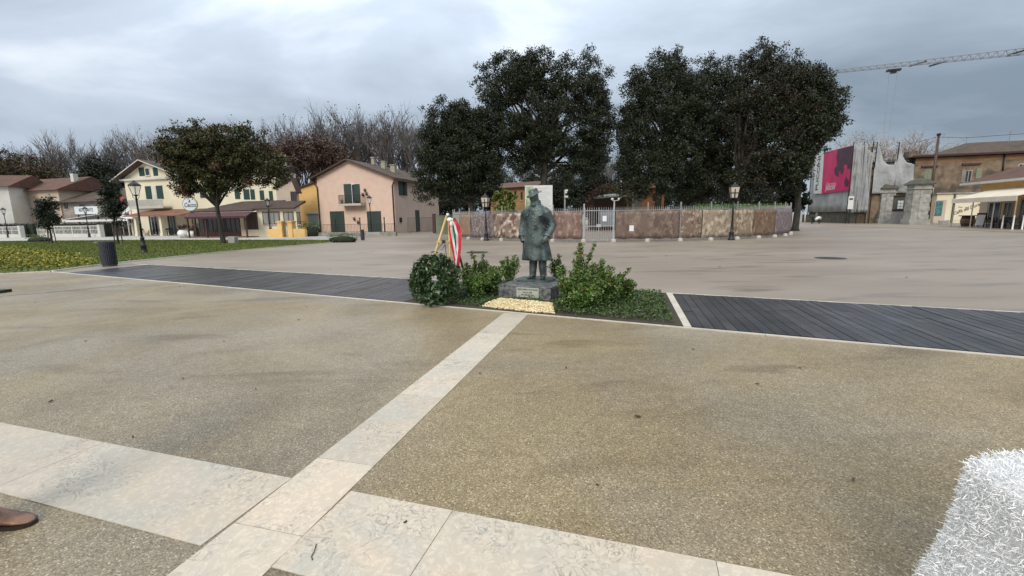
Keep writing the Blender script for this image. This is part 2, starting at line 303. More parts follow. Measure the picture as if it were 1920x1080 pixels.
M['tilex'] = tiles('brown_roof_tiles', (.050, .028, .022), (.080, .046, .036), (.035, .026, .023), 'x')
M['tileredx'] = tiles('terracotta_roof_tiles', (.21, .085, .055), (.28, .125, .08), (.14, .085, .065), 'x')
M['maroon'] = pm('maroon_awning_fabric', (.050, .012, .018), (.075, .018, .026), 2, .7)
M['creamfab'] = pm('cream_awning_fabric', (.64, .56, .46), (.72, .64, .53), 1.5, .8)
M['whitefab'] = pm('white_canvas', (.70, .71, .70), (.80, .80, .79), 2, .7)
M['shroud'] = pm('grey_scaffold_sheet', (.30, .31, .315), (.36, .37, .375), .6, .85, .7, 1.0, detail=2, stretch=(1, 1, .7), c3=(.44, .45, .44), c3scale=.45, dist=.5)
M['magenta'] = pm('magenta_print', (.50, .010, .095), (.62, .02, .14), .5, .6)
M['darkprint'] = pm('dark_plum_print', (.045, .012, .028), (.09, .02, .045), 1.2, .6)
M['whiteprint'] = pm('white_print', (.62, .62, .60), (.70, .70, .68), 1, .6)
M['pinkprint'] = pm('pink_print', (.75, .35, .45), rough=.6)
M['stone'] = pm('old_stone_blocks', (.25, .24, .22), (.44, .43, .40), 1.6, .9, .4, 6, c3=(.20, .21, .15), c3scale=.9)
M['pierstone'] = pm('beige_block_pier', (.32, .29, .23), (.42, .38, .31), 3, .9, .3)
M['cranesteel'] = pm('crane_steel', (.16,.17,.19), (.24,.25,.27), 3, .5)
M['sand'] = pm('dark_sand', (.16, .12, .06), (.26, .20, .11), 20, .9)
M['friezepl'] = pm('dull_ochre_frieze', (.20, .11, .055), (.30, .18, .095), .8, .9, c3=(.14, .10, .07), c3scale=.5)
M['concrete'] = pm('concrete', (.42, .40, .37), (.55, .53, .49), 6, .8)
M['dkwall'] = pm('dark_low_wall', (.06, .058, .045), (.12, .11, .085), 1.2, .9, .4, 4, c3=(.05, .07, .03), c3scale=.4)
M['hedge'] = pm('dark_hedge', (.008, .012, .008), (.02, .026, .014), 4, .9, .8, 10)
M['redfab'] = pm('red_flag_cloth', (.45, .04, .05), (.5, .06, .07), 4, .7)
M['leather'] = pm('brown_leather', (.21, .105, .068), (.30, .155, .105), 12, .45, .25, 60, c3=(.10, .05, .035), c3scale=9)
M['sole'] = pm('dark_sole', (.02, .012, .01), (.03, .02, .015), 5, .5)
M['denim'] = pm('dark_trousers', (.02, .023, .035), (.035, .04, .055), 20, .8, .3)
M['coatfab'] = pm('black_coat_cloth', (.015, .015, .017), (.03, .03, .033), 20, .85, .3)
M['skin'] = pm('skin', (.42, .25, .18), (.48, .29, .21), 8, .5)
M['hair'] = pm('dark_hair', (.02, .014, .01), (.04, .028, .02), 30, .5, .5, 60, stretch=(1, 1, .2))
M['fluff'] = pm('white_tinsel', (.80, .80, .80), (.92, .92, .92), 30, .45, island=.12)
M['fluffb'] = pm('white_backing', (.70, .71, .73), (.82, .82, .83), 30, .7, .6, 60)
M['plasticblk'] = pm('black_plastic', (.012, .012, .014), (.022, .022, .025), 5, .45)
M['paper'] = pm('white_paper', (.72, .73, .74), rough=.6)
M['teal'] = pm('teal_poster', (.02, .10, .12), (.10, .22, .20), 3, .4)
M['signboard'] = pm('pale_sign_face', (.56, .60, .62), (.64, .67, .69), 2, .5)
M['cloud_sign'] = pm('oval_sign_face', (.52, .58, .60), (.62, .66, .67), 3, .4)
M['infogreen'] = pm('printed_green_map', (.20, .28, .14), (.50, .56, .42), 3, .5)
def sepia(name, dark, lightc, seed, sc=1.0, lo=.42, hi=.62):
    m = pm(name, dark, lightc, 2.6*sc, .6, .25, 3, detail=12, lo=lo, hi=hi, c3=tuple(x*.8+y*.2 for x, y in zip(dark, lightc)), c3scale=1.5*sc, c3lo=.50, c3hi=.60, stretch=(1.5, 1.5, 1.1), dist=.05)
    for n in m.node_tree.nodes:
        if n.type == 'MAPPING': n.inputs['Location'].default_value = (seed*3.7, seed*1.9, seed*2.3)
    return m
# text
def text(body, size, loc, rot, mat, parent, name='lettering', shear=0.0, ext=.004, sx=1.0, align='CENTER', bold=0.0):
    cu = bpy.data.curves.new(name, 'FONT'); cu.body = body; cu.size = size; cu.extrude = ext; cu.align_x = align; cu.align_y = 'CENTER'; cu.shear = shear; cu.offset = bold; cu.resolution_u = 3
    to = bpy.data.objects.new('tmp_text', cu); COL.objects.link(to)
    dg = bpy.context.evaluated_depsgraph_get(); me = bpy.data.meshes.new_from_object(to.evaluated_get(dg)); me.name = name
    bpy.data.objects.remove(to); bpy.data.curves.remove(cu)
    me.materials.clear(); me.materials.append(mat)
    o = bpy.data.objects.new(name, me); COL.objects.link(o); o.parent = parent; o.location = loc; o.rotation_euler = rot; o.scale = (sx, 1, 1)
    return o
FRONT = (math.pi/2, 0, 0); LEFTF = (math.pi/2, 0, -math.pi/2)
# ------------------------------------------------------------------ ground and paving
def sheet(name, pts, z, mat, label=None, kind='structure', cat=None, thick=0.0):
    mb = MB(); pts = [(p[0], p[1], z) for p in pts]
    if thick: mb.prism([(p[0], p[1], z-thick) for p in pts], (0, 0, thick))
    else: mb.quad(*pts)
    o = mb.build(name, mat); tag(o, label, cat, None, kind); return o
gm = MB(); gs = [-1500, -400, -120, -60, -30, 0, 30, 60, 120, 400, 1500]
for i in range(10):
    for j in range(10):
        gm.quad((gs[i], gs[j], 0), (gs[i+1], gs[j], 0), (gs[i+1], gs[j+1], 0), (gs[i], gs[j+1], 0))
tag(gm.build('ground', M['asphalt']), 'taupe wet asphalt of the wide round square', 'ground', kind='structure')
NA = P(95, 510); NB = P(1920, 673); ND = (NB-NA).normalized(); NN = Vector((-ND.y, ND.x, 0))   # near edge line of the deck
FA = P(245, 495); FB = P(1920, 588); FD = (FB-FA).normalized()
def xline(p, d, q, e):   # intersection of p+t d with q+s e
    k = d.x*e.y-d.y*e.x; w = q-p; t = (w.x*e.y-w.y*e.x)/k; return p+d*t
pA = NA-ND*60; pB = NA+ND*60
sheet('plaza', [pA, pA-NN*60, pB-NN*60, pB], .004, M['agg'], 'olive brown exposed aggregate paving in the foreground', cat='paving')
SD = Vector((math.cos(math.radians(75.2)), math.sin(math.radians(75.2)), 0)); SX = Vector((SD.y, -SD.x, 0))
SO = P(655, 922)    # right edge of the long strip
BD = -SX
# marble strips, slab by slab
mb = MB()
def slab(mb, p, a, b, h0=.0042, h1=.009):
    g = .0018; a_ = a.normalized()*g; b_ = b.normalized()*g
    q = [p+a_+b_, p+a-a_+b_, p+a+b-a_-b_, p+b+a_-b_]
    mb.hexa([Vector((v.x, v.y, h0)) for v in q]+[Vector((v.x, v.y, h1)) for v in q])
w1 = .405; wb = .56
o0 = SO-SX*w1
tend = (xline(o0+SX*w1/2, SD, NA, ND)-(o0+SX*w1/2)).length
cr = P(440, 983)   # joint across the long strip
tj = (cr-o0).dot(SD); cuts = [tj-3.3, tj-2.2, tj-1.1, tj, tj+.62+.0]
q = tj+.62
for s_ in (1.05, .98, 1.1, 1.0, 1.05): q += s_; cuts.append(q)
cuts = [c for c in cuts if c < tend-.15]+[tend-.03]
for a, b in zip(cuts[:-1], cuts[1:]): slab(mb, o0+SD*a, SX*w1, SD*(b-a))
tag(mb.build('paving_strip', M['marble']), 'long pale marble strip running from the foreground to the statue', 'paving strip', kind='structure')
BX = Vector((math.cos(math.radians(-16.8)), math.sin(math.radians(-16.8)), 0)); BY = Vector((-BX.y, BX.x, 0)); mb = MB(); BO2 = o0+SD*((P(545, 898)-o0).dot(SD))
q = 0.0
for s_ in (.62, 1.25, .98, 1.3, 1.1, 1.2, 1.0): slab(mb, SO+BX*(q+.012)-BY*wb, BX*s_, BY*wb); q += s_
q = 0.0
for s_ in (1.6, 1.15, 1.3, 1.0, 1.2, 1.1, 1.3): q -= s_; slab(mb, BO2+BX*q-BY*wb, BX*s_, BY*wb)
tag(mb.build('paving_band', M['marble']), 'wide pale marble band crossing the foreground paving', 'paving strip', kind='structure')
# planting bed limits
dv0 = xline(P(1278, 610), SD, NA, ND); dv1 = xline(P(1278, 610), SD, FA, FD)
lv0 = xline(P(752, 569), SD, NA, ND); lv1 = xline(P(752, 569), SD, FA, FD)
# stone edge strips
mb = MB()
def edge(mb, a, b, w, h=.014, joints=1.2):
    d = (b-a); n = max(1, int(d.length/joints)); d = d/n; s_ = Vector((-d.y, d.x, 0)).normalized()*w
    for i in range(n):
        p = a+d*i; g = d.normalized()*.002
        mb.hexa([Vector((v.x, v.y, z)) for z in (.003, h) for v in (p+g, p+d-g, p+d-g+s_, p+g+s_)])
edge(mb, NA-ND*.6, NA+ND*30, .055); edge(mb, FA-FD*.0, FA+FD*36, .07); 
tag(mb.build('deck_edging', M['kerb']), 'thin pale stone edging along both sides of the dark deck', 'kerb', kind='structure')
mb = MB(); edge(mb, dv1-SD*.01, dv0+SD*.07, .11, .018, 1.4); edge(mb, lv1, lv0+SD*.07, .09, .018, 1.4)
tag(mb.build('bed_edging', M['kerb']), 'pale stone strips closing both ends of the planting bed', 'kerb', kind='structure')
# decking: every plank a strip between the two edge lines
def deck(name, s0, s1, label):
    mb = MB(); w = .135; q = s0; dirp = SD
    while q < s1:
        for e0 in (q,):
            a0 = xline(NA+ND*e0, SD, NA+NN*.07, ND); a1 = xline(NA+ND*e0, SD, FA-Vector((-FD.y, FD.x, 0))*.02, FD)
            k = w/abs(SX.dot(ND)); st = SX*w*.93
            Ln = (a1-a0); segs = [0.0]
            cpos = random.uniform(.15, .85) if Ln.length > 1.2 else 1.0
            cuts = [0, cpos, 1] if cpos < 1 else [0, 1]
            for c0, c1 in zip(cuts[:-1], cuts[1:]):
                z = random.uniform(-.0015, .0015)+.020; tl = random.uniform(-.0014, .0014); tl2 = random.uniform(-.002, .002)
                p = a0+Ln*c0+SD*.003; r_ = a0+Ln*c1-SD*.003
                sh0 = ND*0; qs = [p, p+st, r_+st, r_]
                # end cuts follow the edge lines
                if c0 == 0: qs[1] = xline(p+st, SD, NA+NN*.07, ND)
                if c1 == 1: qs[2] = xline(r_+st, SD, FA-Vector((-FD.y, FD.x, 0))*.02, FD)
                mb.hexa([Vector((v.x, v.y, .004)) for v in qs]+[Vector((v.x, v.y, z+dz)) for v, dz in zip(qs, (tl, -tl, -tl+tl2, tl+tl2))])
        q += w/abs(SX.dot(ND))
    return tag(mb.build(name, M['plank']), label, 'boardwalk', kind='structure')
sdv = (dv0-NA).dot(ND); slv = (lv0-NA).dot(ND)
deck('boardwalk', sdv+.13, sdv+16, 'dark wet plank boardwalk right of the planting bed')
deck('boardwalk', 1.15, slv-.02, 'dark wet plank boardwalk left of the planting bed')
# ---- lawn, kerb and path on the left
LW = [P(-260, 548), P(0, 515), P(95, 510), P(170, 499.5), P(245, 491), P(340, 481), P(440, 471), P(530, 463), P(610, 456.5), P(640, 452), P(620, 451), P(300, 450.5), P(0, 453), P(-300, 456)]
sheet('lawn', LW, .035, M['lawn'], 'green lawn between the square and the houses', cat='lawn', thick=.03)
mb = MB()
for a, b in zip(LW[1:9], LW[2:10]):
    d = (b-a); n = Vector((-d.y, d.x, 0)).normalized()*.08
    mb.hexa([Vector((v.x, v.y, z)) for z in (.0, .045) for v in (a, b, b-n, a-n)])
tag(mb.build('lawn_kerb', M['kerb']), 'thin pale kerb along the lawn edge', 'kerb', kind='structure')
sheet('path', [P(-300, 456), P(0, 453), P(300, 450.5), P(620, 451), P(660, 449), P(670, 443), P(560, 441.2), P(300, 441), P(0, 442.5), P(-300, 446)], .006, M['path'], 'pale paved path behind the lawn', cat='path')
# ---- leaf helpers
def leafquads(C, size, flat=0.0, aspect=.55, nrm=None):
    C = np.asarray(C); n = len(C)
    a = rng.normal(size=(n, 3)); a[:, 2] *= (1-flat); a /= np.linalg.norm(a, axis=1)[:, None]+1e-9
    b = rng.normal(size=(n, 3)); b -= (b*a).sum(1)[:, None]*a; b /= np.linalg.norm(b, axis=1)[:, None]+1e-9
    s = (size*rng.uniform(.6, 1.25, n))[:, None]
    V = np.stack([C-a*s*.5, C+b*s*aspect*.5, C+a*s*.5, C-b*s*aspect*.5], 1)
    return V
def clump_points(centers, per, r, squash=.8):
    c = np.repeat(np.asarray(centers), per, 0); n = len(c)
    d = rng.normal(size=(n, 3)); d /= np.linalg.norm(d, axis=1)[:, None]; rr = rng.uniform(0, 1, n)**.55
    d *= (rr*r*rng.uniform(.7, 1.25, n))[:, None]; d[:, 2] *= squash
    return c+d
def blob_centers(blobs, n, shell=.5):
    vol = np.array([b[3]*b[4]*b[5] for b in blobs])**.75; pk = rng.choice(len(blobs), n, p=vol/vol.sum()); B = np.array(blobs)[pk]
    d = rng.normal(size=(n, 3)); d /= np.linalg.norm(d, axis=1)[:, None]; rr = rng.uniform(0, 1, n)**shell
    return B[:, :3]+d*rr[:, None]*B[:, 3:6]
def pxblob(pxc, pyc, rx, ry, D, dy=0.0, ry3=None):
    y = D+dy; x = at(pxc, y); z = zat(x, y, pyc); k = y/FPX
    return (x, y, z, rx*k, (ry3 or (rx+ry)/2)*k, ry*k)
def limbs(mb, base, fork, tips, r, n=6, seed=0):
    R = random.Random(seed); base = Vector(base); fork = Vector(fork)
    mid = base.lerp(fork, .5)+Vector((R.uniform(-.1, .1), R.uniform(-.1, .1), 0))*r*4
    mb.tube([base, base.lerp(mid, .12), mid, fork], [r*1.45, r*1.05, r*.9, r*.75], 9)
    for t in tips:
        t = Vector(t); st = fork if R.random() < .7 else mid.lerp(fork, R.uniform(.5, 1)); m1 = st.lerp(t, .4)+Vector((R.uniform(-.4, .4), R.uniform(-.4, .4), R.uniform(0, .7)))*(t-st).length*.22
        m2 = st.lerp(t, .75)+Vector((R.uniform(-.3, .3), R.uniform(-.3, .3), R.uniform(0, .4)))*(t-st).length*.12
        mb.tube([st, m1, m2, t], [r*.5, r*.3, r*.16, r*.05], n, False)
def tree(name, label, cat, px, D, blobs, ncl, per, cr, ls, mats, trunk_r, fork_py, group=None, ntips=26, base_px=None, shell=.5, mixw=None, wisps=0):
    x = at(base_px or px, D); root = empty(name, (x, D, 0), 0, label, cat, group)
    B = [(b[0]-x, b[1]-D, b[2], b[3], b[4], b[5]) for b in blobs]
    C = blob_centers(B, ncl, shell)
    if wisps:
        W_ = blob_centers([(b[0], b[1], b[2], b[3]*1.2, b[4]*1.15, b[5]*1.2) for b in B], wisps, .1); 
    tips = C[rng.choice(len(C), min(ntips, len(C)), replace=False)]
    fz = zat(x, D, fork_py); mb = MB(); limbs(mb, (0, 0, 0), (random.uniform(-.2, .2), 0, fz), [tuple(t) for t in tips], trunk_r, seed=int(px))
    mb.build('trunk', M['bark'], root, True)
    pts = clump_points(C, per, cr)
    if wisps: pts = np.concatenate([pts, clump_points(W_, max(8, per//3), cr*.7)])
    pts = pts[pts[:, 2] > .3]
    V = leafquads(pts, ls); mi = None
    if isinstance(mats, list) and len(mats) > 1:
        cl = np.repeat(rng.choice(len(mats), len(C), p=mixw), per); cl = np.concatenate([cl, rng.choice(len(mats), max(0, len(pts)-len(cl)), p=mixw)])[:len(pts)]; mi = cl
    npmesh('crown', V, 4, mats, root, mi)
    return root
# ------------------------------------------------------------------ figures
def remeshed(mb, name, mat, parent, vox=.012, smooth_it=4):
    o = mb.build(name, mat, None)
    r = o.modifiers.new('r', 'REMESH'); r.mode = 'VOXEL'; r.voxel_size = vox; r.use_smooth_shade = True
    s = o.modifiers.new('s', 'SMOOTH'); s.iterations = smooth_it; s.factor = .5
    dg = bpy.context.evaluated_depsgraph_get(); me = bpy.data.meshes.new_from_object(o.evaluated_get(dg)); me.name = name
    old = o.data; o.modifiers.clear(); o.data = me; bpy.data.meshes.remove(old)
    me.polygons.foreach_set('use_smooth', [True]*len(me.polygons)); o.parent = parent; return o
def ering(z, rx, ry, cx=0, cy=0, n=40, fold=0, k=9, ph=0):
    R = []
    for j in range(n):
        a = 2*math.pi*j/n; f = 1+fold*(math.sin(k*a+ph)+.5*math.sin((k*2-5)*a+ph*2.1))
        c, s_ = math.cos(a), math.sin(a); R.append((cx+rx*f*math.copysign(abs(c)**.9, c), cy+ry*f*math.copysign(abs(s_)**.9, s_), z))
    return R
# statue: plinth
PA = P(934.5, 559); PL = empty('plinth', (PA.x, PA.y, 0), math.atan2(ND.y, ND.x), 'grey veined marble plinth block under the bronze statue', 'plinth')
pw, pd, ph = 1.06, 1.16, .262
mb = MB(); mb.hexa([(0, 0, 0), (pw, 0, 0), (pw, pd, 0), (0, pd, 0), (0, 0, ph), (pw, 0, ph), (pw, pd, ph), (0, pd, ph)])
blk = mb.build('block', M['granite'], PL); bv = blk.modifiers.new('b', 'BEVEL'); bv.width = .008; bv.segments = 2
mb = MB(); mb.box(.385, -.008, .055, .83, .0, .235); pq = mb.build('plaque', M['plaque'], PL); tag(pq, 'pale engraved plaque on the front of the plinth')
for s_, z, sz, sx_ in (('GIACOMO PUCCINI', .200, .045, 1.0), ('LUCCA 1858', .145, .034, 1.0), ('BRUXELLES 1924', .100, .034, 1.0)):
    text(s_, sz, (.6075, -.010, z), FRONT, M['ink'], pq, sx=sx_, ext=.002, bold=.0006)
ST0 = P(1004, 526, ph)
ST = empty('statue', (ST0.x+.015, ST0.y+.08, ph), math.radians(-22), 'green bronze statue of a man in hat and long overcoat, hands in pockets', 'statue')
mb = MB()
mb.rings([[(x_*.47, y_*.36, z) for x_, y_ in ((-.62, -.9), (-.2, -1.0), (.35, -.95), (.75, -.8), (.85, .1), (.7, .85), (.1, 1), (-.5, .95), (-.78, .4), (-.8, -.4))] for z in (0, .035)])
mb.build('base', M['bronze'], ST)
mb = MB(); HM = .42
prof = [(HM, .292, .215, .06), (HM+.02, .300, .222, .06), (.60, .280, .205, .045), (.80, .262, .195, .03), (.98, .245, .188, .018), (1.12, .236, .182, .012), (1.28, .240, .172, .008), (1.38, .240, .160, .004), (1.445, .225, .145, 0), (1.50, .185, .125, 0), (1.55, .115, .100, 0), (1.60, .088, .085, 0), (1.66, .066, .070, 0)]
mb.rings([ering(z, rx, ry, .0+(.02 if z < .8 else 0), .02 if z > 1.4 else 0, 48, f, 7, z*1.5) for z, rx, ry, f in prof])
# sleeves
mb.tube([(.165, .02, 1.445), (.235, .02, 1.375), (.295, .035, 1.25), (.345, .03, 1.13), (.325, -.05, 1.02), (.285, -.115, .93)], [.078, .088, .084, .086, .076, .068], 16)
mb.tube([(.288, -.11, .94), (.272, -.135, .90)], [.080, .078], 16)
mb.tube([(.275, -.13, .90), (.235, -.165, .84), (.20, -.16, .78)], [.052, .058, .05], 12)
mb.tube([(-.165, .02, 1.445), (-.235, .03, 1.375), (-.272, .07, 1.25), (-.295, .09, 1.13), (-.29, .01, 1.01), (-.262, -.08, .92)], [.078, .086, .080, .080, .070, .064], 16)
mb.tube([(-.262, -.08, .93), (-.25, -.11, .89)], [.078, .075], 16); mb.tube([(-.25, -.11, .89), (-.215, -.15, .80)], [.055, .05], 12)
# creases round the bent elbow
for k, (z, r_) in enumerate(((1.19, .094), (1.14, .098), (1.09, .092), (1.04, .084))):
    mb.ell((.335-.012*k, .02-.03*k, z), (.088, .075, .014), 14, 6, Matrix.Rotation(.5, 3, 'Y'))
    mb.ell((-.290, .07-.02*k, z), (.082, .07, .013), 14, 6, Matrix.Rotation(-.4, 3, 'Y'))
# lapels, placket, collar, pocket flaps
def flatfold(pts, t): mb.prism(pts, t)
pass
pass
mb.prism([(-.055, -.150, 1.47), (-.075, -.150, 1.47), (-.14, -.165, 1.33), (-.10, -.17, 1.30)], (0, -.016, 0)); mb.prism([(-.02, -.168, 1.30), (-.005, -.168, 1.30), (.0, -.19, .9), (-.02, -.19, .9)], (0, -.012, 0))
mb.prism([(-.005, -.188, .92), (.012, -.188, .92), (.03, -.205, .44), (.012, -.205, .44)], (0, -.014, 0))
flatfold([(.11, -.148, 1.33), (.20, -.125, 1.355), (.20, -.125, 1.325), (.11, -.148, 1.30)], (0, -.02, 0))
mb.rings([ering(z, rx, ry, 0, .012, 24) for z, rx, ry in ((1.50, .135, .122), (1.555, .112, .112), (1.605, .098, .106), (1.63, .094, .102), (1.635, .082, .088), (1.58, .09, .09))])
# scarf-like shadowed front under the chin
mb.ell((-.01, -.085, 1.545), (.055, .045, .06))
# coat folds
for (x0, z0, x1, z1, r_, yb) in ((-.16, 1.2, -.21, .45, .014, -.155), (.14, 1.0, .17, .45, .016, -.165), (-.05, .8, -.09, .45, .012, -.20), (.22, .8, .25, .45, .014, -.09), (-.24, .9, -.27, .45, .012, -.05)):
    mb.tube([(x0, yb+.015, z0), ((x0+x1)/2+.01, yb, (z0+z1)/2), (x1, yb-.02, z1)], [r_*.4, r_, r_*1.1], 8)
# legs and shoes
for (lx, fx, tw) in ((-.065, -.075, -.35), (.135, .15, .15)):
    mb.tube([(lx*.9+.01, .03, .55), (lx, .02, .30), (fx, .02, .13), (fx, .025, .095)], [.092, .083, .070, .078], 16)
    R = Matrix.Rotation(tw, 3, 'Z')
    for c, r_ in (((0, -.10, .060), (.048, .095, .032)), ((0, .01, .068), (.042, .075, .048)), ((0, -.02, .075), (.04, .06, .05))):
        v = R@Vector(c); mb.ell((fx+v.x, .03+v.y, v.z), r_, 16, 8, R)
    mb.ell((fx+(R@Vector((0, -.05, 0))).x, .03+(R@Vector((0, -.05, 0))).y, .045), (.05, .145, .014), 16, 6, R)
# head
H = Vector((-.012, -.055, 1.700)); HR = Matrix.Rotation(-.22, 3, 'Z')@Matrix.Rotation(.10, 3, 'X')
def hp(x, y, z): return tuple(H+HR@Vector((x, y, z)))
mb.ell(H, (.086, .104, .116), 20, 14, HR)
mb.ell(hp(0, -.035, -.065), (.058, .062, .055), 16, 10, HR)           # jaw
mb.ell(hp(0, -.078, -.100), (.026, .022, .020), 10, 8, HR)            # chin
mb.ell(hp(0, -.100, -.018), (.013, .020, .030), 10, 8, HR); mb.ell(hp(0, -.112, -.034), (.015, .013, .012), 10, 8, HR)
mb.ell(hp(0, -.092, .022), (.052, .016, .012), 14, 6, HR)             # brow
mb.ell(hp(-.02, -.100, -.056), (.028, .014, .010), 10, 6, HR); mb.ell(hp(.02, -.100, -.056), (.028, .014, .010), 10, 6, HR)   # moustache
mb.ell(hp(0, -.095, -.078), (.020, .010, .006), 10, 6, HR)
for s_ in (-1, 1):
    mb.ell(hp(s_*.077, .005, -.01), (.012, .020, .032), 10, 8, HR); mb.ell(hp(s_*.030, -.082, .002), (.014, .008, .007), 10, 6, HR)
    mb.ell(hp(s_*.045, -.075, -.030), (.020, .018, .02), 10, 6, HR)
body = remeshed(mb, 'body', M['bronze'], ST, .0085, 3); ST.scale = (.985, .985, .965)
mb = MB(); nR = 32; HT = Matrix.Rotation(-.24, 3, 'Y')@Matrix.Rotation(.12, 3, 'X')
def hat_ring(r_, z, fr=1.22, droop=0):
    out = []
    for j in range(nR):
        a = 2*math.pi*j/nR; v = Vector((r_*math.cos(a), r_*fr*math.sin(a), z-droop*max(0, -math.sin(a))+.012*abs(math.cos(a))*(r_ > .11)))
        out.append(H+Vector((0, .0, .062))+HR@(HT@v))
    return out
mb.rings([hat_ring(.078, -.008), hat_ring(.152, -.018, 1.12, .034), hat_ring(.156, -.008, 1.12, .034), hat_ring(.100, .010, 1.2), hat_ring(.092, .022, 1.2), hat_ring(.088, .072, 1.2), hat_ring(.074, .098, 1.2), hat_ring(.03, .086, 1.3)])
mb.build('hat', M['bronze'], ST, True)
# ------------------------------------------------------------------ planting bed
def inbed(n, marg=.05):
    out = []
    t0 = slv; t1 = sdv
    for _ in range(n):
        t = random.uniform(t0+marg, t1-marg); p = NA+ND*t; e = xline(p, NN, FA, FD); f = random.uniform(.04, .985)
        q = (p+NN*.06).lerp(e, f); 
        if (q-dv0).dot(SX) > -.10: continue
        if (q-lv0).dot(SX) < .1: continue
        out.append(q)
    return out
PLd = ND; PLn = NN; PLo = Vector((PA.x, PA.y, 0))
def in_plinth(q, m_=0.0):
    a = (q-PLo).dot(PLd); b = (q-PLo).dot(PLn); return -m_ < a < pw+m_ and -m_ < b < pd+m_
GV = [P(903, 577), P(918, 568), P(936, 562), P(1036, 571), P(1040, 591), P(985, 587)]
def in_poly(q, poly):
    c = False
    for i in range(len(poly)):
        a, b = poly[i], poly[i-1]
        if (a.y > q.y) != (b.y > q.y) and q.x < (b.x-a.x)*(q.y-a.y)/(b.y-a.y)+a.x: c = not c
    return c
bedp = [lv0+NN*.05, dv0+NN*.05, dv1, lv1]
sheet('bed_soil', bedp, .022, M['soil'], 'dark soil of the planting bed around the plinth', cat='soil', thick=.015)
GVx = [g.copy() for g in GV]
pts = [q for q in inbed(17000) if not in_plinth(q, .10) and not in_poly(q, GVx)]
A = np.array([(q.x, q.y, random.uniform(.03, .10)) for q in pts])
V = leafquads(A, .045, .3); tag(npmesh('ground_cover', V, 4, M['cover']), 'low dark green ground cover filling the planting bed', 'ground cover', None, 'stuff')
# pebbles
mb = MB(); cnt = 0
gx = [g.x for g in GV]; gy = [g.y for g in GV]
tmpl = []
for i in range(12):
    bm = bmesh.new(); bmesh.ops.create_icosphere(bm, subdivisions=1, radius=1); 
    vv = np.array([v.co[:] for v in bm.verts])*rng.uniform(.75, 1.1, (len(bm.verts), 1)); ff = np.array([[v.index for v in f.verts] for f in bm.faces]); tmpl.append((vv, ff)); bm.free()
VV = []
while cnt < 1900:
    q = Vector((random.uniform(min(gx)-.02, max(gx)), random.uniform(min(gy), max(gy)), 0))
    if not in_poly(q, GV) or in_plinth(q): continue
    cnt += 1; vv, ff = tmpl[cnt % 12]; s_ = random.uniform(.013, .025); a = random.uniform(0, 6.28); ca, sa = math.cos(a), math.sin(a)
    w_ = vv*np.array([s_*1.25, s_*.9, s_*.65]); w_ = np.stack([w_[:, 0]*ca-w_[:, 1]*sa+q.x, w_[:, 0]*sa+w_[:, 1]*ca+q.y, w_[:, 2]+random.uniform(.022, .042)], 1)
    VV.append(w_[ff].reshape(-1, 3))
tag(npmesh('pebbles', np.concatenate(VV), 3, M['pebble']), 'yellowish pebbles spread in front of the plinth', 'pebbles', None, 'stuff')
sheet('pebble_bedding', GV, .026, M['sand'], 'sandy bedding below the yellow pebbles', cat='gravel')
def rose(label, px, D, h, spread, nst, lean=0, flowers=3, dense=34, name='rose_bush', grp='rose bushes beside the statue'):
    x = at(px, D, 560); root = empty(name, (x, D, .02), random.uniform(0, 6), label, 'bush', grp)
    mb = MB(); C = []; T = []
    for i in range(nst):
        a = random.uniform(0, 6.28); r_ = spread*random.uniform(.15, 1); hh = h*random.uniform(.55, 1.0)*(1-.32*(r_/spread)**2); b = Vector((random.uniform(-.06, .06), random.uniform(-.06, .06), 0)); t = Vector((r_*math.cos(a)+lean, r_*math.sin(a), hh))
        m_ = b.lerp(t, .5)+Vector((random.uniform(-.06, .06), random.uniform(-.06, .06), .08)); mb.tube([b, m_, t], [.009, .006, .003], 5, False)
        for f in (.2, .35, .5, .62, .74, .86):
            C.append(b.lerp(m_, f*2) if f < .5 else m_.lerp(t, f*2-1))
        T += [t, m_.lerp(t, .93)]
    for i in range(4):
        a = random.uniform(0, 6.28); r_ = spread*random.uniform(.5, 1.25); t = Vector((r_*math.cos(a)+lean, r_*math.sin(a), h*random.uniform(.75, 1.12))); m_ = t*.5+Vector((0, 0, h*.12)); mb.tube([(0, 0, 0), m_, t], [.008, .005, .002], 5, False)
        T += [m_.lerp(t, f) for f in (.3, .45, .6, .75, .88, 1)]
    mb.build('stems', M['bark'], root)
    pts = clump_points([tuple(c) for c in C], dense, .105); pt2 = clump_points([tuple(c) for c in T], 15, .055)
    mi = [0]*len(pts)+[0 if random.random() < .72 else 1 for _ in pt2]; pts = np.concatenate([pts, pt2]); k = pts[:, 2] > .01
    npmesh('foliage', leafquads(pts[k], .050), 4, [M['rose'], M['rosetip']], root, np.array(mi)[k])
    for i in range(flowers):
        t = T[random.randrange(len(T))]; npmesh('flower', leafquads(clump_points([tuple(t*random.uniform(.75, 1))], 26, .026), .032), 4, M['petal'], root)
rose('tallest rose bush, right of the plinth, with two high shoots', 1088, 7.85, .98, .22, 11, 0, 2, 20)
rose('broad rose bush with red flowers in the middle of the right clump', 1125, 7.55, .76, .34, 16, 0, 5, 26)
rose('rose bush on the right end of the clump with reddish shoots', 1145, 7.4, .60, .30, 13, .06, 3, 22)
rose('small low rose bush trailing to the far right of the clump', 1172, 7.5, .38, .20, 9, .0, 2, 18)
rose('low rose bush spilling over the right corner of the plinth', 1062, 7.20, .56, .26, 15, 0, 2, 32)
rose('low rose bush at the front of the right clump', 1098, 6.85, .42, .36, 15, 0, 2, 32)
rose('bushy rose plant in the heart of the right clump', 1100, 7.35, .64, .30, 14, 0, 2, 26)
rose('rose bush right behind the wreath', 880, 8.5, .62, .26, 12, 0, 0, 22)
rose('rose bush with tall pale shoots left of the statue', 908, 8.6, .74, .26, 12, 0, 0, 18)
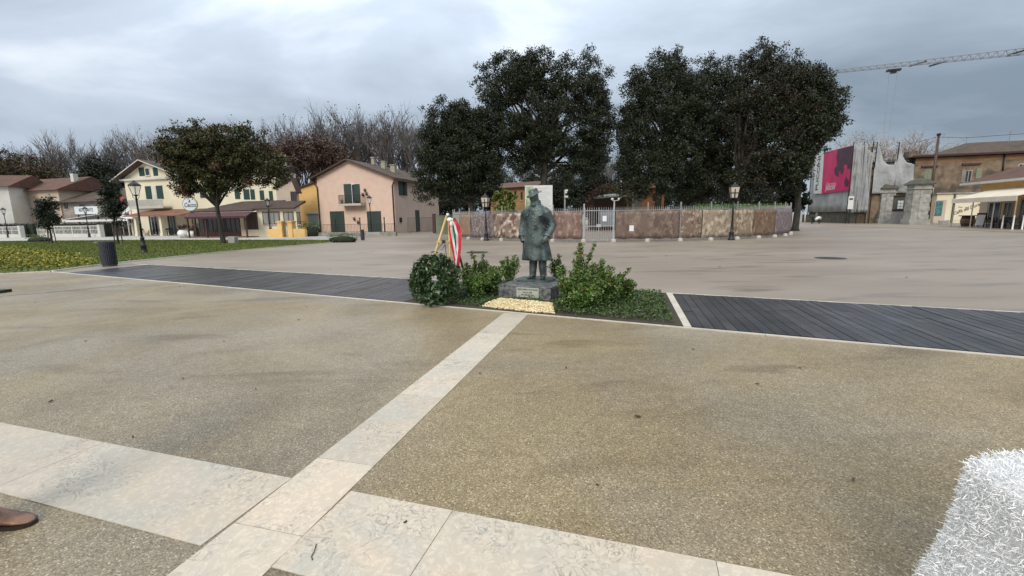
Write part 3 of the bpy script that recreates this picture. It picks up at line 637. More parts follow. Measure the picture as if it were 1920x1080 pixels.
rose('bushy low rose between wreath and plinth', 896, 8.0, .55, .28, 14, 0, 0, 30)
rose('low rose bush at the left face of the plinth', 926, 8.5, .62, .24, 12, 0, 0, 28)
rose('small rose bush behind the plinth left of the statue legs', 955, 9.6, .66, .26, 11, 0, 0, 20)
rose('small rose bush behind the plinth right of the statue legs', 1048, 9.3, .66, .22, 10, 0, 0, 22)
# ------------------------------------------------------------------ wreath, easel, ribbon
WC = P(815, 574); WR = empty('laurel_wreath', (WC.x, WC.y+.06, .005), math.radians(-8), 'round dark laurel wreath standing on the paving edge against the easel', 'wreath')
n = 3600; ua = rng.uniform(0, 2*math.pi, n); va = rng.uniform(0, 2*math.pi, n); rr = .165*(rng.uniform(0, 1, n)**.35)*rng.uniform(.85, 1.3, n); MR = .276
tilt = math.radians(-14)
X = (MR+rr*np.cos(va))*np.cos(ua); Z = (MR+rr*np.cos(va))*np.sin(ua); Y = rr*np.sin(va)*.8
Z2 = Z*math.cos(tilt)-Y*math.sin(tilt)+.46; Y2 = -(Z*math.sin(-tilt)*-1)+Y*math.cos(tilt)
k = Z2 > .01
npmesh('leaves', leafquads(np.stack([X, Y2, Z2], 1)[k], .098, aspect=.40), 4, M['laurel'], WR)
mb = MB(); mb.tube([(MR*math.cos(a), MR*math.sin(a)*-math.sin(tilt)*-1*-1*0+MR*math.sin(a)*.24, MR*math.sin(a)*.97+.46) for a in np.linspace(0, 6.283, 28)], .06, 10); mb.build('ring', M['pine'], WR, True)
ED = WC.y+.30
def epx(px, py, D): x = at(px, D, py); return Vector((x, D, zat(x, D, py)))
top = epx(839.5, 405, ED+.12); EB = empty('easel', (top.x, top.y, 0), 0, 'three legged yellow wooden easel behind the laurel wreath', 'easel')
def loc(p): return Vector(p)-EB.location
lf = P(783, 560); lf.y = ED-.08; lf.x = at(786, lf.y, 556); rf = Vector((at(846, ED-.05, 556), ED-.05, 0)); bk = P(879, 541)
for nm, a, b, w in (('leg', lf, top+Vector((-.02, 0, 0)), .040), ('leg', rf, top+Vector((.02, 0, -.05)), .046)):
    mb = MB(); mb.tube([loc(a), loc(a.lerp(b, .5)), loc(b)], w/2, 10); mb.build(nm, M['wood'], EB, True)
mb = MB(); mb.bar(loc(bk), loc(top+Vector((.03, .05, -.12))), .035, .03); tag(mb.build('leg', M['wood2'], EB), 'brown rear leg')
cbl = lf.lerp(top, (zat(at(820, ED), ED, 455))/top.z)
mb = MB(); za = zat(at(825, ED), ED, 453.5); a = lf.lerp(top, za/top.z); b = rf.lerp(top, za/top.z); mb.bar(loc(a+Vector((-.05, -.02, 0))), loc(b+Vector((.05, -.02, 0))), .03, .035); mb.build('crossbar', M['wood'], EB)
mb = MB(); mb.lathe([(.022, 0), (.03, .015), (.026, .04), (.01, .05)], loc(top), 10); tag(mb.build('cap', M['white'], EB, True), 'white end cap')
mb = MB(); mb.box(-.02, -.06, -.03, .03, .02, .03); cl_ = mb.build('clamp', M['plasticblk'], EB); cl_.location = loc(a.lerp(b, .45)+Vector((0, -.03, 0)))
mb = MB(); c0 = loc(a.lerp(b, .45)); mb.tube([c0+Vector((-.02, -.05, -.03)), c0+Vector((-.1, -.06, -.13)), c0+Vector((-.02, -.06, -.14)), c0+Vector((.03, -.05, -.05)), c0+Vector((.05, -.05, -.35))], .006, 6); mb.build('cable', M['plasticblk'], EB)
RB = empty('ribbon', (top.x, top.y-.06, 0), 0, 'red white and green ribbon hanging from the top of the easel', 'ribbon')
rl = lambda p: Vector(p)-RB.location
def strand(pxs, w, seq, yoff, name, lab=None):
    cpts = [rl(epx(px, py, top.y-.07+yoff)) for px, py in pxs]; mb = MB(); D = []
    # resample
    fine = []
    for i in range(len(cpts)-1):
        for k in range(6): fine.append(cpts[i].lerp(cpts[i+1], k/6))
    fine.append(cpts[-1]); n_ = len(fine)
    cs = [0.0]+[sum(q[1] for q in seq[:i+1]) for i in range(len(seq))]
    for i in range(n_-1):
        f0 = i/(n_-1); f1 = (i+1)/(n_-1)
        for j, (mi, ww) in enumerate(seq):
            mb.k = mi; q = []
            for (c, f) in ((fine[i], f0), (fine[i+1], f1)):
                wv = w(f)
                for e_ in (cs[j], cs[j+1]): q.append(c+Vector(((e_-.5)*wv, .02*math.sin(f*9+e_*5), 0)))
            mb.prism([q[0], q[1], q[3], q[2]], (0, .003, 0))
    return tag(mb.build(name, [M['red'], M['white'], M['green']], RB), lab)
strand([(846, 409), (845, 430), (849, 455), (853, 478), (857, 497)], lambda f: .085-.01*f, [(0, .45), (1, .45), (2, .10)], -.01, 'tail', 'left tail, red outside and white inside')
strand([(849, 411), (856, 423), (860.5, 440), (860, 465), (857, 498)], lambda f: .115-.035*f, [(1, .38), (0, .62)], -.035, 'tail', 'right tail, bulging out and red outside')
strand([(850, 409), (852, 425), (853, 440), (853, 455)], lambda f: .095-.075*f, [(2, 1.0)], .01, 'fold', 'dark green fold between the tails')
mb = MB(); mb.ell(rl(epx(843, 412, top.y-.09)), (.05, .03, .04)); mb.ell(rl(epx(846, 420, top.y-.11)), (.03, .02, .045)); mb.build('knot', M['white'], RB, True)
# ------------------------------------------------------------------ shaggy white block, near right corner
FB_ = empty('shaggy_block', (1.86, .90, 0), 0, 'block covered in shaggy white tinsel at the near right corner', 'decoration')
def sup(a, rx, ry, e_=9.0):
    c, s_ = math.cos(a), math.sin(a); k = (abs(c)**e_+abs(s_)**e_)**(-1/e_); return rx*c*k, ry*s_*k
pf = [(0.0, .05), (.15, .065), (.30, .055), (.42, .028), (.52, .012), (.62, .004), (.70, .0), (.74, -.005), (.755, -.03), (.755, -.3)]
mb = MB(); RR = []
for z, o_ in pf: RR.append([(*sup(2*math.pi*j/64, .50+o_, .36+o_), z) for j in range(64)])
mb.rings(RR); fb = mb.build('body', M['fluffb'], FB_, True)
tris = []; me = fb.data; me.calc_loop_triangles(); vs = np.array([v.co[:] for v in me.vertices]); tr = np.array([t.vertices[:] for t in me.loop_triangles])
a_, b_, c_ = vs[tr[:, 0]], vs[tr[:, 1]], vs[tr[:, 2]]; nn = np.cross(b_-a_, c_-a_); ar = np.linalg.norm(nn, axis=1); vis = (a_[:, 2] > .2)
pk = rng.choice(len(tr), 95000, p=(ar*vis)/(ar*vis).sum()); u_ = rng.uniform(size=(95000, 2)); sw = u_.sum(1) > 1; u_[sw] = 1-u_[sw]
Pt = a_[pk]+(b_-a_)[pk]*u_[:, :1]+(c_-a_)[pk]*u_[:, 1:]; nv = nn[pk]/ar[pk][:, None]
cen = np.array([0, 0, .4]); sg = np.sign(((Pt-cen)*nv).sum(1))[:, None]; nv = nv*sg
d_ = nv*.55+rng.normal(size=nv.shape)*.75; d_[:, 2] -= .15; d_ /= np.linalg.norm(d_, axis=1)[:, None]
ln = rng.uniform(.008, .021, 95000)[:, None]; sd_ = np.cross(d_, rng.normal(size=nv.shape)); sd_ /= np.linalg.norm(sd_, axis=1)[:, None]
Pt = Pt+nv*rng.uniform(-.006, .016, 95000)[:, None]
V = np.stack([Pt-sd_*.0014, Pt+sd_*.0014, Pt+d_*ln+sd_*.0008, Pt+d_*ln-sd_*.0008], 1)
npmesh('tinsel', V, 4, M['fluff'], FB_)
# ------------------------------------------------------------------ person whose shoe enters at the left edge
TOE = P(76, 985); PS = empty('person', (TOE.x-.285, TOE.y-.10, 0), math.pi/2, 'person in brown leather shoes and dark clothes, only one shoe tip inside the left edge', 'person')
mb = MB()   # faces local -y
for s_ in (-1, 1):
    mb.tube([(s_*.10, .02, .92), (s_*.105, .01, .70), (s_*.105, -.01, .48), (s_*.10, .015, .28), (s_*.10, .02, .10)], [.088, .085, .064, .058, .052], 14)
mb.rings([ering(z, rx, ry, 0, .01, 28) for z, rx, ry in ((.84, .17, .12), (.95, .18, .13), (1.10, .165, .12), (1.30, .20, .125), (1.42, .205, .115), (1.49, .14, .09), (1.53, .065, .065), (1.60, .055, .06))])
for s_ in (-1, 1):
    mb.tube([(s_*.18, .02, 1.43), (s_*.235, .06, 1.34), (s_*.26, .12, 1.15), (s_*.255, .11, .98), (s_*.245, .08, .86)], [.06, .062, .052, .042, .032], 12)
    for f_ in range(4): mb.tube([(s_*.245, .055+.022*f_, .84), (s_*.250, .05+.022*f_, .79), (s_*.240, .045+.022*f_, .755-.008*(f_ in (1, 2)))], [.010, .009, .007], 7)
    mb.ell((s_*.246, .085, .84), (.018, .042, .05)); mb.tube([(s_*.24, .055, .85), (s_*.225, .035, .82), (s_*.22, .028, .79)], [.012, .010, .008], 7)
hh = Vector((0, -.02, 1.68)); mb.ell(hh, (.075, .093, .112)); mb.ell(hh+Vector((0, -.03, -.06)), (.055, .06, .05)); mb.ell(hh+Vector((0, -.095, -.015)), (.012, .018, .025)); mb.ell(hh+Vector((0, -.085, -.06)), (.022, .01, .007))
for s_ in (-1, 1): mb.ell(hh+Vector((s_*.076, .005, -.005)), (.011, .018, .03)); mb.ell(hh+Vector((s_*.03, -.08, .012)), (.013, .008, .007))
pb = remeshed(mb, 'body', M['skin'], PS, .011, 3)
mb = MB()
mb.rings([ering(z, rx, ry, 0, .01, 28) for z, rx, ry in ((.78, .205, .155), (.95, .20, .15), (1.10, .185, .14), (1.30, .215, .145), (1.42, .22, .135), (1.49, .155, .105), (1.53, .085, .085))])
for s_ in (-1, 1): mb.tube([(s_*.18, .02, 1.43), (s_*.245, .06, 1.34), (s_*.27, .12, 1.15), (s_*.265, .11, .98), (s_*.252, .09, .88)], [.078, .080, .068, .058, .052], 12)
remeshed(mb, 'coat', M['coatfab'], PS, .014, 3)
mb = MB()
for s_ in (-1, 1): mb.tube([(s_*.10, .02, .92), (s_*.105, .01, .70), (s_*.105, -.01, .48), (s_*.10, .015, .28), (s_*.10, .02, .115)], [.105, .098, .080, .078, .074], 14)
mb.ell((0, .01, .90), (.18, .13, .10)); remeshed(mb, 'trousers', M['denim'], PS, .014, 3)
mb = MB(); mb.ell(hh+Vector((0, .022, .03)), (.086, .098, .108)); mb.ell(hh+Vector((0, .06, -.03)), (.078, .06, .08)); remeshed(mb, 'hair', M['hair'], PS, .012, 2)
for s_ in (-1, 1):
    mb = MB(); R = []
    # shoe upper lofted heel to toe along -y
    for y, w, h, z0 in ((.085, .012, .060, .025), (.075, .030, .085, .018), (.04, .037, .105, .018), (.0, .038, .110, .018), (-.04, .040, .100, .018), (-.08, .045, .076, .018), (-.12, .048, .062, .018), (-.16, .046, .054, .018), (-.19, .037, .044, .018), (-.208, .020, .030, .020), (-.213, .006, .024, .022)):
        R.append([(s_*.105+w*math.cos(t), y, z0+max(0, (h-.018))*(.5+.5*math.sin(t))) for t in np.linspace(0, 2*math.pi, 18, endpoint=False)])
    mb.rings(R); sh = mb.build('shoe', M['leather'], PS, True); sh.scale = (1, 1.16, 1)
    ml = MB(); outl = [(.090, .016), (.08, .034), (.03, .040), (-.05, .046), (-.12, .052), (-.17, .050), (-.20, .036), (-.218, .016)]
    pp = [(s_*.105+w, y, 0) for y, w in outl]+[(s_*.105-w, y, 0) for y, w in reversed(outl)]; ml.prism(pp, (0, 0, .024)); ml.build('sole', M['sole'], sh)
# ------------------------------------------------------------------ building helpers
class Bd:
    """a building root with its own frame: local x to the right, y away, z up"""
    def __init__(s, name, o, label, cat, rz=GA, group=None):
        s.o = Vector((o[0], o[1], 0)); s.rz = rz; s.root = empty(name, s.o, rz, label, cat, group); s.Ri = Matrix.Rotation(-rz, 3, 'Z')
    def lr(s, px, py): return s.Ri@(C0-s.o), s.Ri@ray(px, py)
    def f(s, px, py, y=0.0):
        a, d = s.lr(px, py); t = (y-a.y)/d.y; p = a+d*t; return p.x, p.z
    def sd(s, px, py, x=0.0):
        a, d = s.lr(px, py); t = (x-a.x)/d.x; p = a+d*t; return p.y, p.z
    def fr(s, x0, y0, x1, y1, y=0.0):
        xm, ym = (x0+x1)/2, (y0+y1)/2; return s.f(x0, ym, y)[0], s.f(xm, y1, y)[1], s.f(x1, ym, y)[0], s.f(xm, y0, y)[1]
    def sr(s, x0, y0, x1, y1, x=0.0):
        xm, ym = (x0+x1)/2, (y0+y1)/2; a = s.sd(x0, ym, x)[0]; b = s.sd(x1, ym, x)[0]; return min(a, b), s.sd(xm, y1, x)[1], max(a, b), s.sd(xm, y0, x)[1]
    def part(s, name, mb, mat, par=None, smooth=False, label=None): return tag(mb.build(name, mat, par or s.root, smooth), label)
def pbox(mb, r, pl, c, t0, t1, s=1):
    a0, z0, a1, z1 = r
    if pl == 'f': mb.box(a0, c-t1, z0, a1, c-t0, z1)
    else: mb.box(c+s*t0, a0, z0, c+s*t1, a1, z1)
def panel(B, name, r, mat, pl='f', c=0.0, t=.05, s=1, par=None, label=None):
    mb = MB(); pbox(mb, r, pl, c, -.02, t, s); return B.part(name, mb, mat, par, label=label)
def window(B, r, frame, glass, pl='f', c=0.0, s=1, fw_=.07, mull=1, name='window', t=.05, sill=True, label=None):
    a0, z0, a1, z1 = r; mb = MB()
    for q in ((a0, z0, a0+fw_, z1), (a1-fw_, z0, a1, z1), (a0+fw_, z1-fw_, a1-fw_, z1), (a0+fw_, z0, a1-fw_, z0+fw_)): pbox(mb, q, pl, c, -.01, t, s)
    for i in range(mull): m_ = a0+(a1-a0)*(i+1)/(mull+1); pbox(mb, (m_-fw_*.4, z0+fw_, m_+fw_*.4, z1-fw_), pl, c, 0, t*.9, s)
    w = B.part(name, mb, frame, label=label); mb = MB(); pbox(mb, (a0+fw_*.5, z0+fw_*.5, a1-fw_*.5, z1-fw_*.5), pl, c, -.01, t*.45, s); B.part('pane', mb, glass, w)
    if sill and name == 'window': mb = MB(); pbox(mb, (a0-.06, z0-.07, a1+.06, z0), pl, c, 0, .12, s); B.part('sill', mb, M['kerb'], w)
    return w
def shutters(B, r, mat, pl='f', c=0.0, s=1, n=2, t=.05, name='shutter'):
    a0, z0, a1, z1 = r; w = (a1-a0)/n
    for i in range(n):
        mb = MB(); q = (a0+i*w+.012, z0, a0+(i+1)*w-.012, z1); pbox(mb, q, pl, c, -.01, t, s)
        k = int((z1-z0)/.16)
        for j in range(k): zz_ = z0+(z1-z0)*(j+.5)/k; pbox(mb, (q[0]+.05, zz_-.02, q[2]-.05, zz_+.02), pl, c, t-.005, t+.012, s)
        B.part(name, mb, mat)
def gable_roof(B, x0, x1, xr, ze0, ze1, zr, y0, y1, mat, ovx=.5, ovy=.5, th=.16, name='roof', fascia=None):
    """ridge along local y at xr"""
    s0 = (zr-ze0)/(xr-x0); s1 = (zr-ze1)/(x1-xr); mb = MB()
    a = (x0-ovx, ze0-s0*ovx); b = (x1+ovx, ze1-s1*ovx)
    pts = [(a[0], y0-ovy, a[1]), (xr, y0-ovy, zr), (b[0], y0-ovy, b[1]), (b[0], y0-ovy, b[1]+th), (xr, y0-ovy, zr+th), (a[0], y0-ovy, a[1]+th)]
    mb.prism([pts[0], pts[1], pts[4], pts[5]], (0, y1-y0+2*ovy, 0)); mb.prism([pts[1], pts[2], pts[3], pts[4]], (0, y1-y0+2*ovy, 0))
    r = B.part(name, mb, mat)
    mb = MB(); yy = y0-ovy-.03
    mb.prism([(p[0], yy, p[2]) for p in (pts[0], pts[1], (xr, 0, zr+th*.75), (a[0], 0, a[1]+th*.75))], (0, .028, 0)); mb.prism([(p[0], yy, p[2]) for p in (pts[1], pts[2], (b[0], 0, b[1]+th*.75), (xr, 0, zr+th*.75))], (0, .028, 0))
    B.part('fascia', mb, fascia or M['brownpaint'], r); return r
def gable_wall(mb, x0, x1, xr, ze0, ze1, zr, y0, y1):
    mb.prism([(x0, y0, 0), (x1, y0, 0), (x1, y0, ze1), (xr, y0, zr), (x0, y0, ze0)], (0, y1-y0, 0))
def railing(B, p0, p1, z0, z1, mat, par=None, step=.13, name='railing', r_=.012):
    mb = MB(); p0 = Vector((*p0, 0)); p1 = Vector((*p1, 0)); n = max(2, int((p1-p0).length/step))
    for z in (z0+.04, z1): mb.bar(p0+Vector((0, 0, z)), p1+Vector((0, 0, z)), r_*2.2)
    for i in range(n+1): q = p0.lerp(p1, i/n); mb.bar(q+Vector((0, 0, z0)), q+Vector((0, 0, z1)), r_*1.6)
    return B.part(name, mb, mat, par)
def pipe(B, pts, r_=.05, mat=None, name='downpipe'):
    mb = MB(); mb.tube(pts, r_, 8); return B.part(name, mb, mat or M['brownpaint'], smooth=True)
# ------------------------------------------------------------------ pink house
o = P(743, 437.3); B = Bd('pink_house', o, 'pink plastered gable house with small balcony and two green doors', 'house')
xl, _ = B.f(599, 400); xr, zr = B.f(652, 301); _, ze1 = B.f(740, 333); _, ze0 = B.f(597, 333); dep = 12.0
mb = MB(); gable_wall(mb, xl, 0, xr, ze0, ze1, zr, 0, dep); B.part('wall', mb, M['pinkpl'])
mb = MB(); mb.box(0, .02, 0, .012, dep-.02, ze1-.05); B.part('side_wall', mb, M['pinkpl_shade'])  # thin skin over the side wall, its shade painted in
gable_roof(B, xl, 0, xr, ze0, ze1, zr, 0, dep, M['tile'], .55, .55)
for px, py, w in ((720, 312, .5), (738, 318, .6), (700, 306, .35)):
    mb = MB(); x, z = B.f(px, py, 5); zr_ = zr-(x-xr)*(zr-ze1)/(-xr); mb.box(x-w/2, 5-w/2, zr_-.3, x+w/2, 5+w/2, zr_+.95); mb.box(x-w/2-.08, 5-w/2-.08, zr_+.95, x+w/2+.08, 5+w/2+.08, zr_+1.05)
    B.part('chimney', mb, M['pierstone'])
for r in ((620, 396, 646.5, 437), (689, 396, 715.5, 436.5)):
    q = B.fr(*r); shutters(B, (q[0], .05, q[2], q[3]), M['dkgreen2'], name='door')
q = B.fr(646, 345, 675, 382); window(B, q, M['white'], M['dglass'], name='balcony_door', mull=1)
q = B.fr(646, 345, 660, 382); shutters(B, q, M['dkgreen2'], n=1, c=-.04); q = B.fr(665, 345, 675.5, 382); shutters(B, q, M['dkgreen2'], n=1, c=-.04)
q = B.fr(645, 382, 686, 386); mb = MB(); mb.box(q[0], -1.0, q[1], q[2], 0, q[3]); bal = B.part('balcony', mb, M['concrete'])
xa, xb = B.fr(634, 363, 645, 383)[0], q[2]; z0 = q[3]
railing(B, (q[0]+.05, -.97), (xb-.05, -.97), z0, z0+.95, M['iron'], bal); railing(B, (q[0]+.03, -.97), (q[0]+.03, 0), z0, z0+.95, M['iron'], bal); railing(B, (xb-.03, -.97), (xb-.03, 0), z0, z0+.95, M['iron'], bal)
def potplant(B, x, y, z, s=.25, mat='yleaf', name='plant_pot'):
    r = empty(name, (0, 0, 0)); r.parent = B.root; r.location = (x, y, z)
    mb = MB(); mb.lathe([(s*.35, 0), (s*.5, s*.6), (s*.55, s*.65)], (0, 0, 0), 10); mb.build('pot', M['tilered'], r, True)
    npmesh('leaves', leafquads(clump_points([(0, 0, s*1.0)], 70, s*.75), s*.35), 4, M[mat], r); return r
for px, py, y in ((641, 378, -.8), (672, 378, -.8), (668, 377, -.5), (684, 357, -.12), (680, 365, -.12), (687, 364, -.12), (664, 411, -.12), (671, 417, -.12)):
    x, z = B.f(px, py, y); potplant(B, x, y, z-.15, .26, 'rose' if y < -.3 else 'rust')
q = B.sr(747, 340, 763, 367); window(B, (q[0]+.6, q[1], q[2]-.4, q[3]), M['brownpaint'], M['dglass'], 's')
for r in ((747, 340, 754, 366), (757.5, 342, 762.5, 367)): shutters(B, B.sr(*r), M['dkgreen2'], 's', n=1, c=.03)
q = B.sr(779, 394, 786.5, 436); panel(B, 'side_door', (q[0], .02, q[2], q[3]), M['dkgreen2'], 's')
q = B.sr(749, 408, 752, 417); panel(B, 'meter_box', q, M['iron'], 's', t=.15)
pipe(B, [(xl-.5, -.5, ze0-.35), (xl-.3, -.3, ze0-.55), (xl+.05, -.1, ze0-1.1), (xl+.05, -.1, 0)], .07); pipe(B, [(.45, -.4, ze1-.35), (.2, -.3, ze1-.5), (-.12, -.1, ze1-.9), (-.12, -.1, 0)], .07)
text('', .1, (0, 0, 0), FRONT, M['ink'], B.root) if False else None
PB = B
for nm_, q0_, q1_ in (('gutter', (.52, -.5, ze1-.32), (.52, dep+.4, ze1-.32)), ('gutter', (xl-.52, -.5, ze0-.32), (xl-.52, dep+.4, ze0-.32))):
    mb = MB(); mb.tube([q0_, q1_], .075, 8); B.part(nm_, mb, M['brownpaint'], smooth=True)
# yellow house at its left, under the same slope
xy, _ = B.f(557, 400); sl_ = (zr-ze0)/(xr-xl)
Y_ = Bd('yellow_house', B.o+Matrix.Rotation(GA, 3, 'Z')@Vector((xl-.03, .35, 0)), 'narrow yellow house squeezed against the pink house, with a grey blue door', 'house')
wy = xl-xy; mb = MB(); zt = ze0-.45; mb.prism([(-wy, 0, 0), (0, 0, 0), (0, 0, zt), (-wy, 0, zt-sl_*wy*.62)], (0, 10, 0)); Y_.part('wall', mb, M['yellowpl'])
mb = MB(); mb.prism([(-wy-.5, -.3, zt-sl_*(wy+.5)*.62+.02), (-.02, -.3, zt+.02), (-.02, -.3, zt+.18), (-wy-.5, -.3, zt-sl_*(wy+.5)*.62+.18)], (0, 10.3, 0)); Y_.part('roof', mb, M['tile'])
q = Y_.fr(579, 401, 598, 437); shutters(Y_, (q[0], .05, q[2], q[3]), M['bluepaint'], name='door')
q = Y_.fr(574, 398, 600, 401); panel(Y_, 'lintel', q, M['concrete'], t=.2)
# beige house behind, small gable
o = Vector((at(560, 50), 50, 0)); G_ = Bd('beige_house', o, 'small beige gable house behind the restaurant roof', 'house')
xl2, _ = G_.f(519, 370); xr2, zr2 = G_.f(548, 336); _, ze2 = G_.f(519, 353); xR, _ = G_.f(556, 370)
mb = MB(); gable_wall(mb, xl2, xR, xr2, ze2, ze2, zr2, 0, .4); G_.part('wall', mb, M['beigepl']); gable_roof(G_, xl2, xR, xr2, ze2, ze2, zr2, 0, .4, M['tile'], .25, .2)
window(G_, G_.fr(545.5, 359, 556, 378), M['brownpaint'], M['dglass'])
# low walls and railings in front of the pink house
o = P(572, 443.2); LWb = Bd('stone_wall', o, 'low old stone wall with iron railing in front of the pink house', 'wall'); x1, _ = LWb.f(742, 440)
mb = MB(); mb.box(0, 0, 0, x1, .3, .38); LWb.part('wall', mb, M['stone']); railing(LWb, (1.5, .15), (x1, .15), .38, 1.15, M['iron'], step=.16)
mb = MB()
for k in (0.35, .62, .88): mb.lathe([(.05, 0), (.05, 1.35), (.09, 1.38), (.02, 1.5)], (x1*k, .15, .3), 8)
LWb.part('post', mb, M['iron'])
# iron gate right of the pink house and the wall panel beyond
o = P(765, 437.5); GT = Bd('iron_gate', o, 'dark iron gate with vertical bars beside the pink house side wall', 'gate'); x1, _ = GT.f(812, 420)
railing(GT, (0, 0), (x1*.42, 0), .1, 1.7, M['iron'], step=.14, name='gate_leaf'); railing(GT, (x1*.5, 0), (x1, 0), .1, 1.7, M['iron'], step=.14, name='gate_leaf')
mb = MB(); mb.box(x1-.0, -.15, 0, x1+.3, .15, 2.1); GT.part('post', mb, M['brownpaint'])
o = P(818, 438.5); GW = Bd('garden_wall', o, 'grey green rendered wall panel between the iron gate and the banner fence', 'wall'); x1, z1 = GW.f(862, 404)
mb = MB(); mb.box(0, 0, 0, x1, .25, z1); mb.box(-.03, -.03, z1, x1+.03, .28, z1+.06); GW.part('wall', mb, M['palegreen'])
# ------------------------------------------------------------------ restaurant veranda
o = P(486, 444.0); R_ = Bd('restaurant', o, 'low restaurant with brown tiled roof, glazed veranda and cream walls', 'restaurant')
xR, _ = R_.f(558, 420); xL, _ = R_.f(372, 420); _, zf = R_.f(530, 389)
mb = MB(); mb.box(0, 0, 0, xR, .5, zf); R_.part('wall', mb, M['creampl'])
for r in ((493, 397, 525, 421), (532, 397, 551, 421), (557, 397, 563, 420)): window(R_, R_.fr(*r), M['brownpaint'], M['wglass'], mull=2 if r[2]-r[0] > 25 else 1)
# roof: right wing then long veranda roof
_, zt1 = R_.f(540, 377, 1.2); mb = MB(); mb.prism([(-.1, -.45, zf-.05), (-.1, 1.2, zt1), (-.1, 1.2, zt1-.2), (-.1, -.45, zf-.17)], (xR+.3, 0, 0)); R_.part('roof', mb, M['tilex'])
_, zv = R_.f(430, 395, .0); _, zvt = R_.f(440, 378, 4.0)
mb = MB(); mb.prism([(xL, -.35, zv-.12), (xL, -.35, zv), (xL+2.2, 4.0, zvt), (xL+2.2, 4.0, zvt-.12)], (-.001, 0, 0)) if False else None
mb = MB(); mb.hexa([(xL-.2, -.5, zv-.14), (.1, -.5, zv-.14), (.1, 4.0, zvt-.14), (xL+2.0, 4.0, zvt-.14), (xL-.2, -.5, zv), (.1, -.5, zv), (.1, 4.0, zvt), (xL+2.0, 4.0, zvt)]); R_.part('veranda_roof', mb, M['tilex'])
mb = MB(); mb.box(xL+.1, 2.6, 0, -.02, 2.8, zv-.1); R_.part('back_wall', mb, M['creampl'])
# glazed front
x450, _ = R_.f(450, 420); n = 9
mb = MB()
for i in range(n+1): x = xL+.1+(x450-xL-.1)*i/n; mb.box(x-.05, -.04, 0, x+.05, .06, zv-.16)
mb.box(xL+.1, -.05, .0, x450, .05, .5); mb.box(xL+.1, -.045, 2.05, x450, .045, 2.15); gl = R_.part('glazing', mb, M['brownpaint'])
mb = MB(); mb.box(xL+.15, -.01, .5, x450-.05, .01, zv-.18); R_.part('pane', mb, M['dglass'], gl)
x484, _ = R_.f(484, 420); mb = MB(); mb.box(x450+.1, -.05, 0, x450+.5, .1, zv-.16); R_.part('pillar', mb, M['creampl'])
mb = MB(); mb.box(x450+.6, -.01, .75, x484, .02, zv-.2); cur = R_.part('curtain', mb, pm('brown_curtain', (.04, .028, .022), (.10, .075, .06), 2, .8, .3, stretch=(8, 1, .3)))
mb = MB(); mb.box(x450+.5, -.05, 0, x484+.05, .08, .74); R_.part('parapet', mb, M['creampl']); 
mb = MB(); mb.box(xL-.7, -1.6, 0, .0, 0, .09); R_.part('terrace', mb, M['tileredx'])
# maroon awning
_, za0 = R_.f(420, 405.5, -2.3); xa0, _ = R_.f(346, 406, -2.3); xa1, _ = R_.f(462, 404, -2.3)
A_ = mb = MB(); mb.hexa([(xa0, -2.3, za0-.04), (xa1, -2.3, za0-.04), (.0, -.5, zv-.2), (xL-.2, -.5, zv-.2), (xa0, -2.3, za0), (xa1, -2.3, za0), (.0, -.5, zv-.16), (xL-.2, -.5, zv-.16)])
mb.box(xa0, -2.34, za0-.2, xa1, -2.3, za0); aw = R_.part('awning', mb, M['maroon'])
for px in (353, 367, 387, 462):
    x, _ = R_.f(px, 425, -2.1 if px != 367 else -.6); mb = MB(); y_ = -2.1 if px != 367 else -.6; mb.box(x-.06, y_-.06, 0, x+.06, y_+.06, za0 if px != 367 else za0+.15); R_.part('post', mb, M['brownpaint'])
def flowerbed(name, label, x, y, w, d, h, n, mat, cat, ls=.09, rz=GA, base='soil'):
    r = empty(name, (x, y, 0), rz, label, cat); pts = np.stack([rng.uniform(-w/2, w/2, n), rng.uniform(-d/2, d/2, n), rng.uniform(0.03, 1, n)**.7*h], 1)
    e_ = (pts[:, 0]/(w/2))**2+(pts[:, 1]/(d/2))**2 < rng.uniform(.6, 1.1, n); pts = pts[e_]; npmesh('foliage', leafquads(pts, ls), 4, mat, r)
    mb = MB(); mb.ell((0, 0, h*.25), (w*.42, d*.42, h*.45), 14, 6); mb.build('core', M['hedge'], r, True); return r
# gate posts (yellow) and garden wall in front of the yellow house
o = P(515, 445); YP = Bd('yellow_gate_wall', o, 'low yellow wall with two yellow gate posts beside the restaurant', 'wall')
xs = [YP.f(p, 430)[0] for p in (500, 522, 530, 541, 549, 571)]
mb = MB(); mb.box(xs[0], 0, 0, xs[1], .3, .80); mb.box(xs[4], 0, 0, xs[5], .3, .80); YP.part('wall', mb, M['yellowpl'])
for a, b in ((1, 2), (3, 4)):
    mb = MB(); mb.box(xs[a], -.1, 0, xs[b], .4, 1.42); mb.box(xs[a]-.07, -.17, 1.42, xs[b]+.07, .47, 1.52); mb.box(xs[a], -.1, 1.52, xs[b], .4, 1.58); YP.part('post', mb, M['yellowpl'])
railing(YP, (xs[2]+.03, .15), (xs[3]-.03, .15), .1, 1.5, M['iron'], name='gate_leaf', step=.12); railing(YP, (xs[4], .15), (xs[5]+.0, .15), .95, 1.5, M['iron'], step=.2)
p = P(586, 443); flowerbed('shrub', 'dark green shrub by the grey blue door', p.x, p.y, 2.3, 1.4, 1.5, 900, M['rose'], 'shrub', .14)
p = P(643, 454); flowerbed('flower_bush', 'pale green low bush at the tip of the lawn', p.x, p.y, 2.6, 1.3, .62, 1500, M['yleaf'], 'bush', .09)
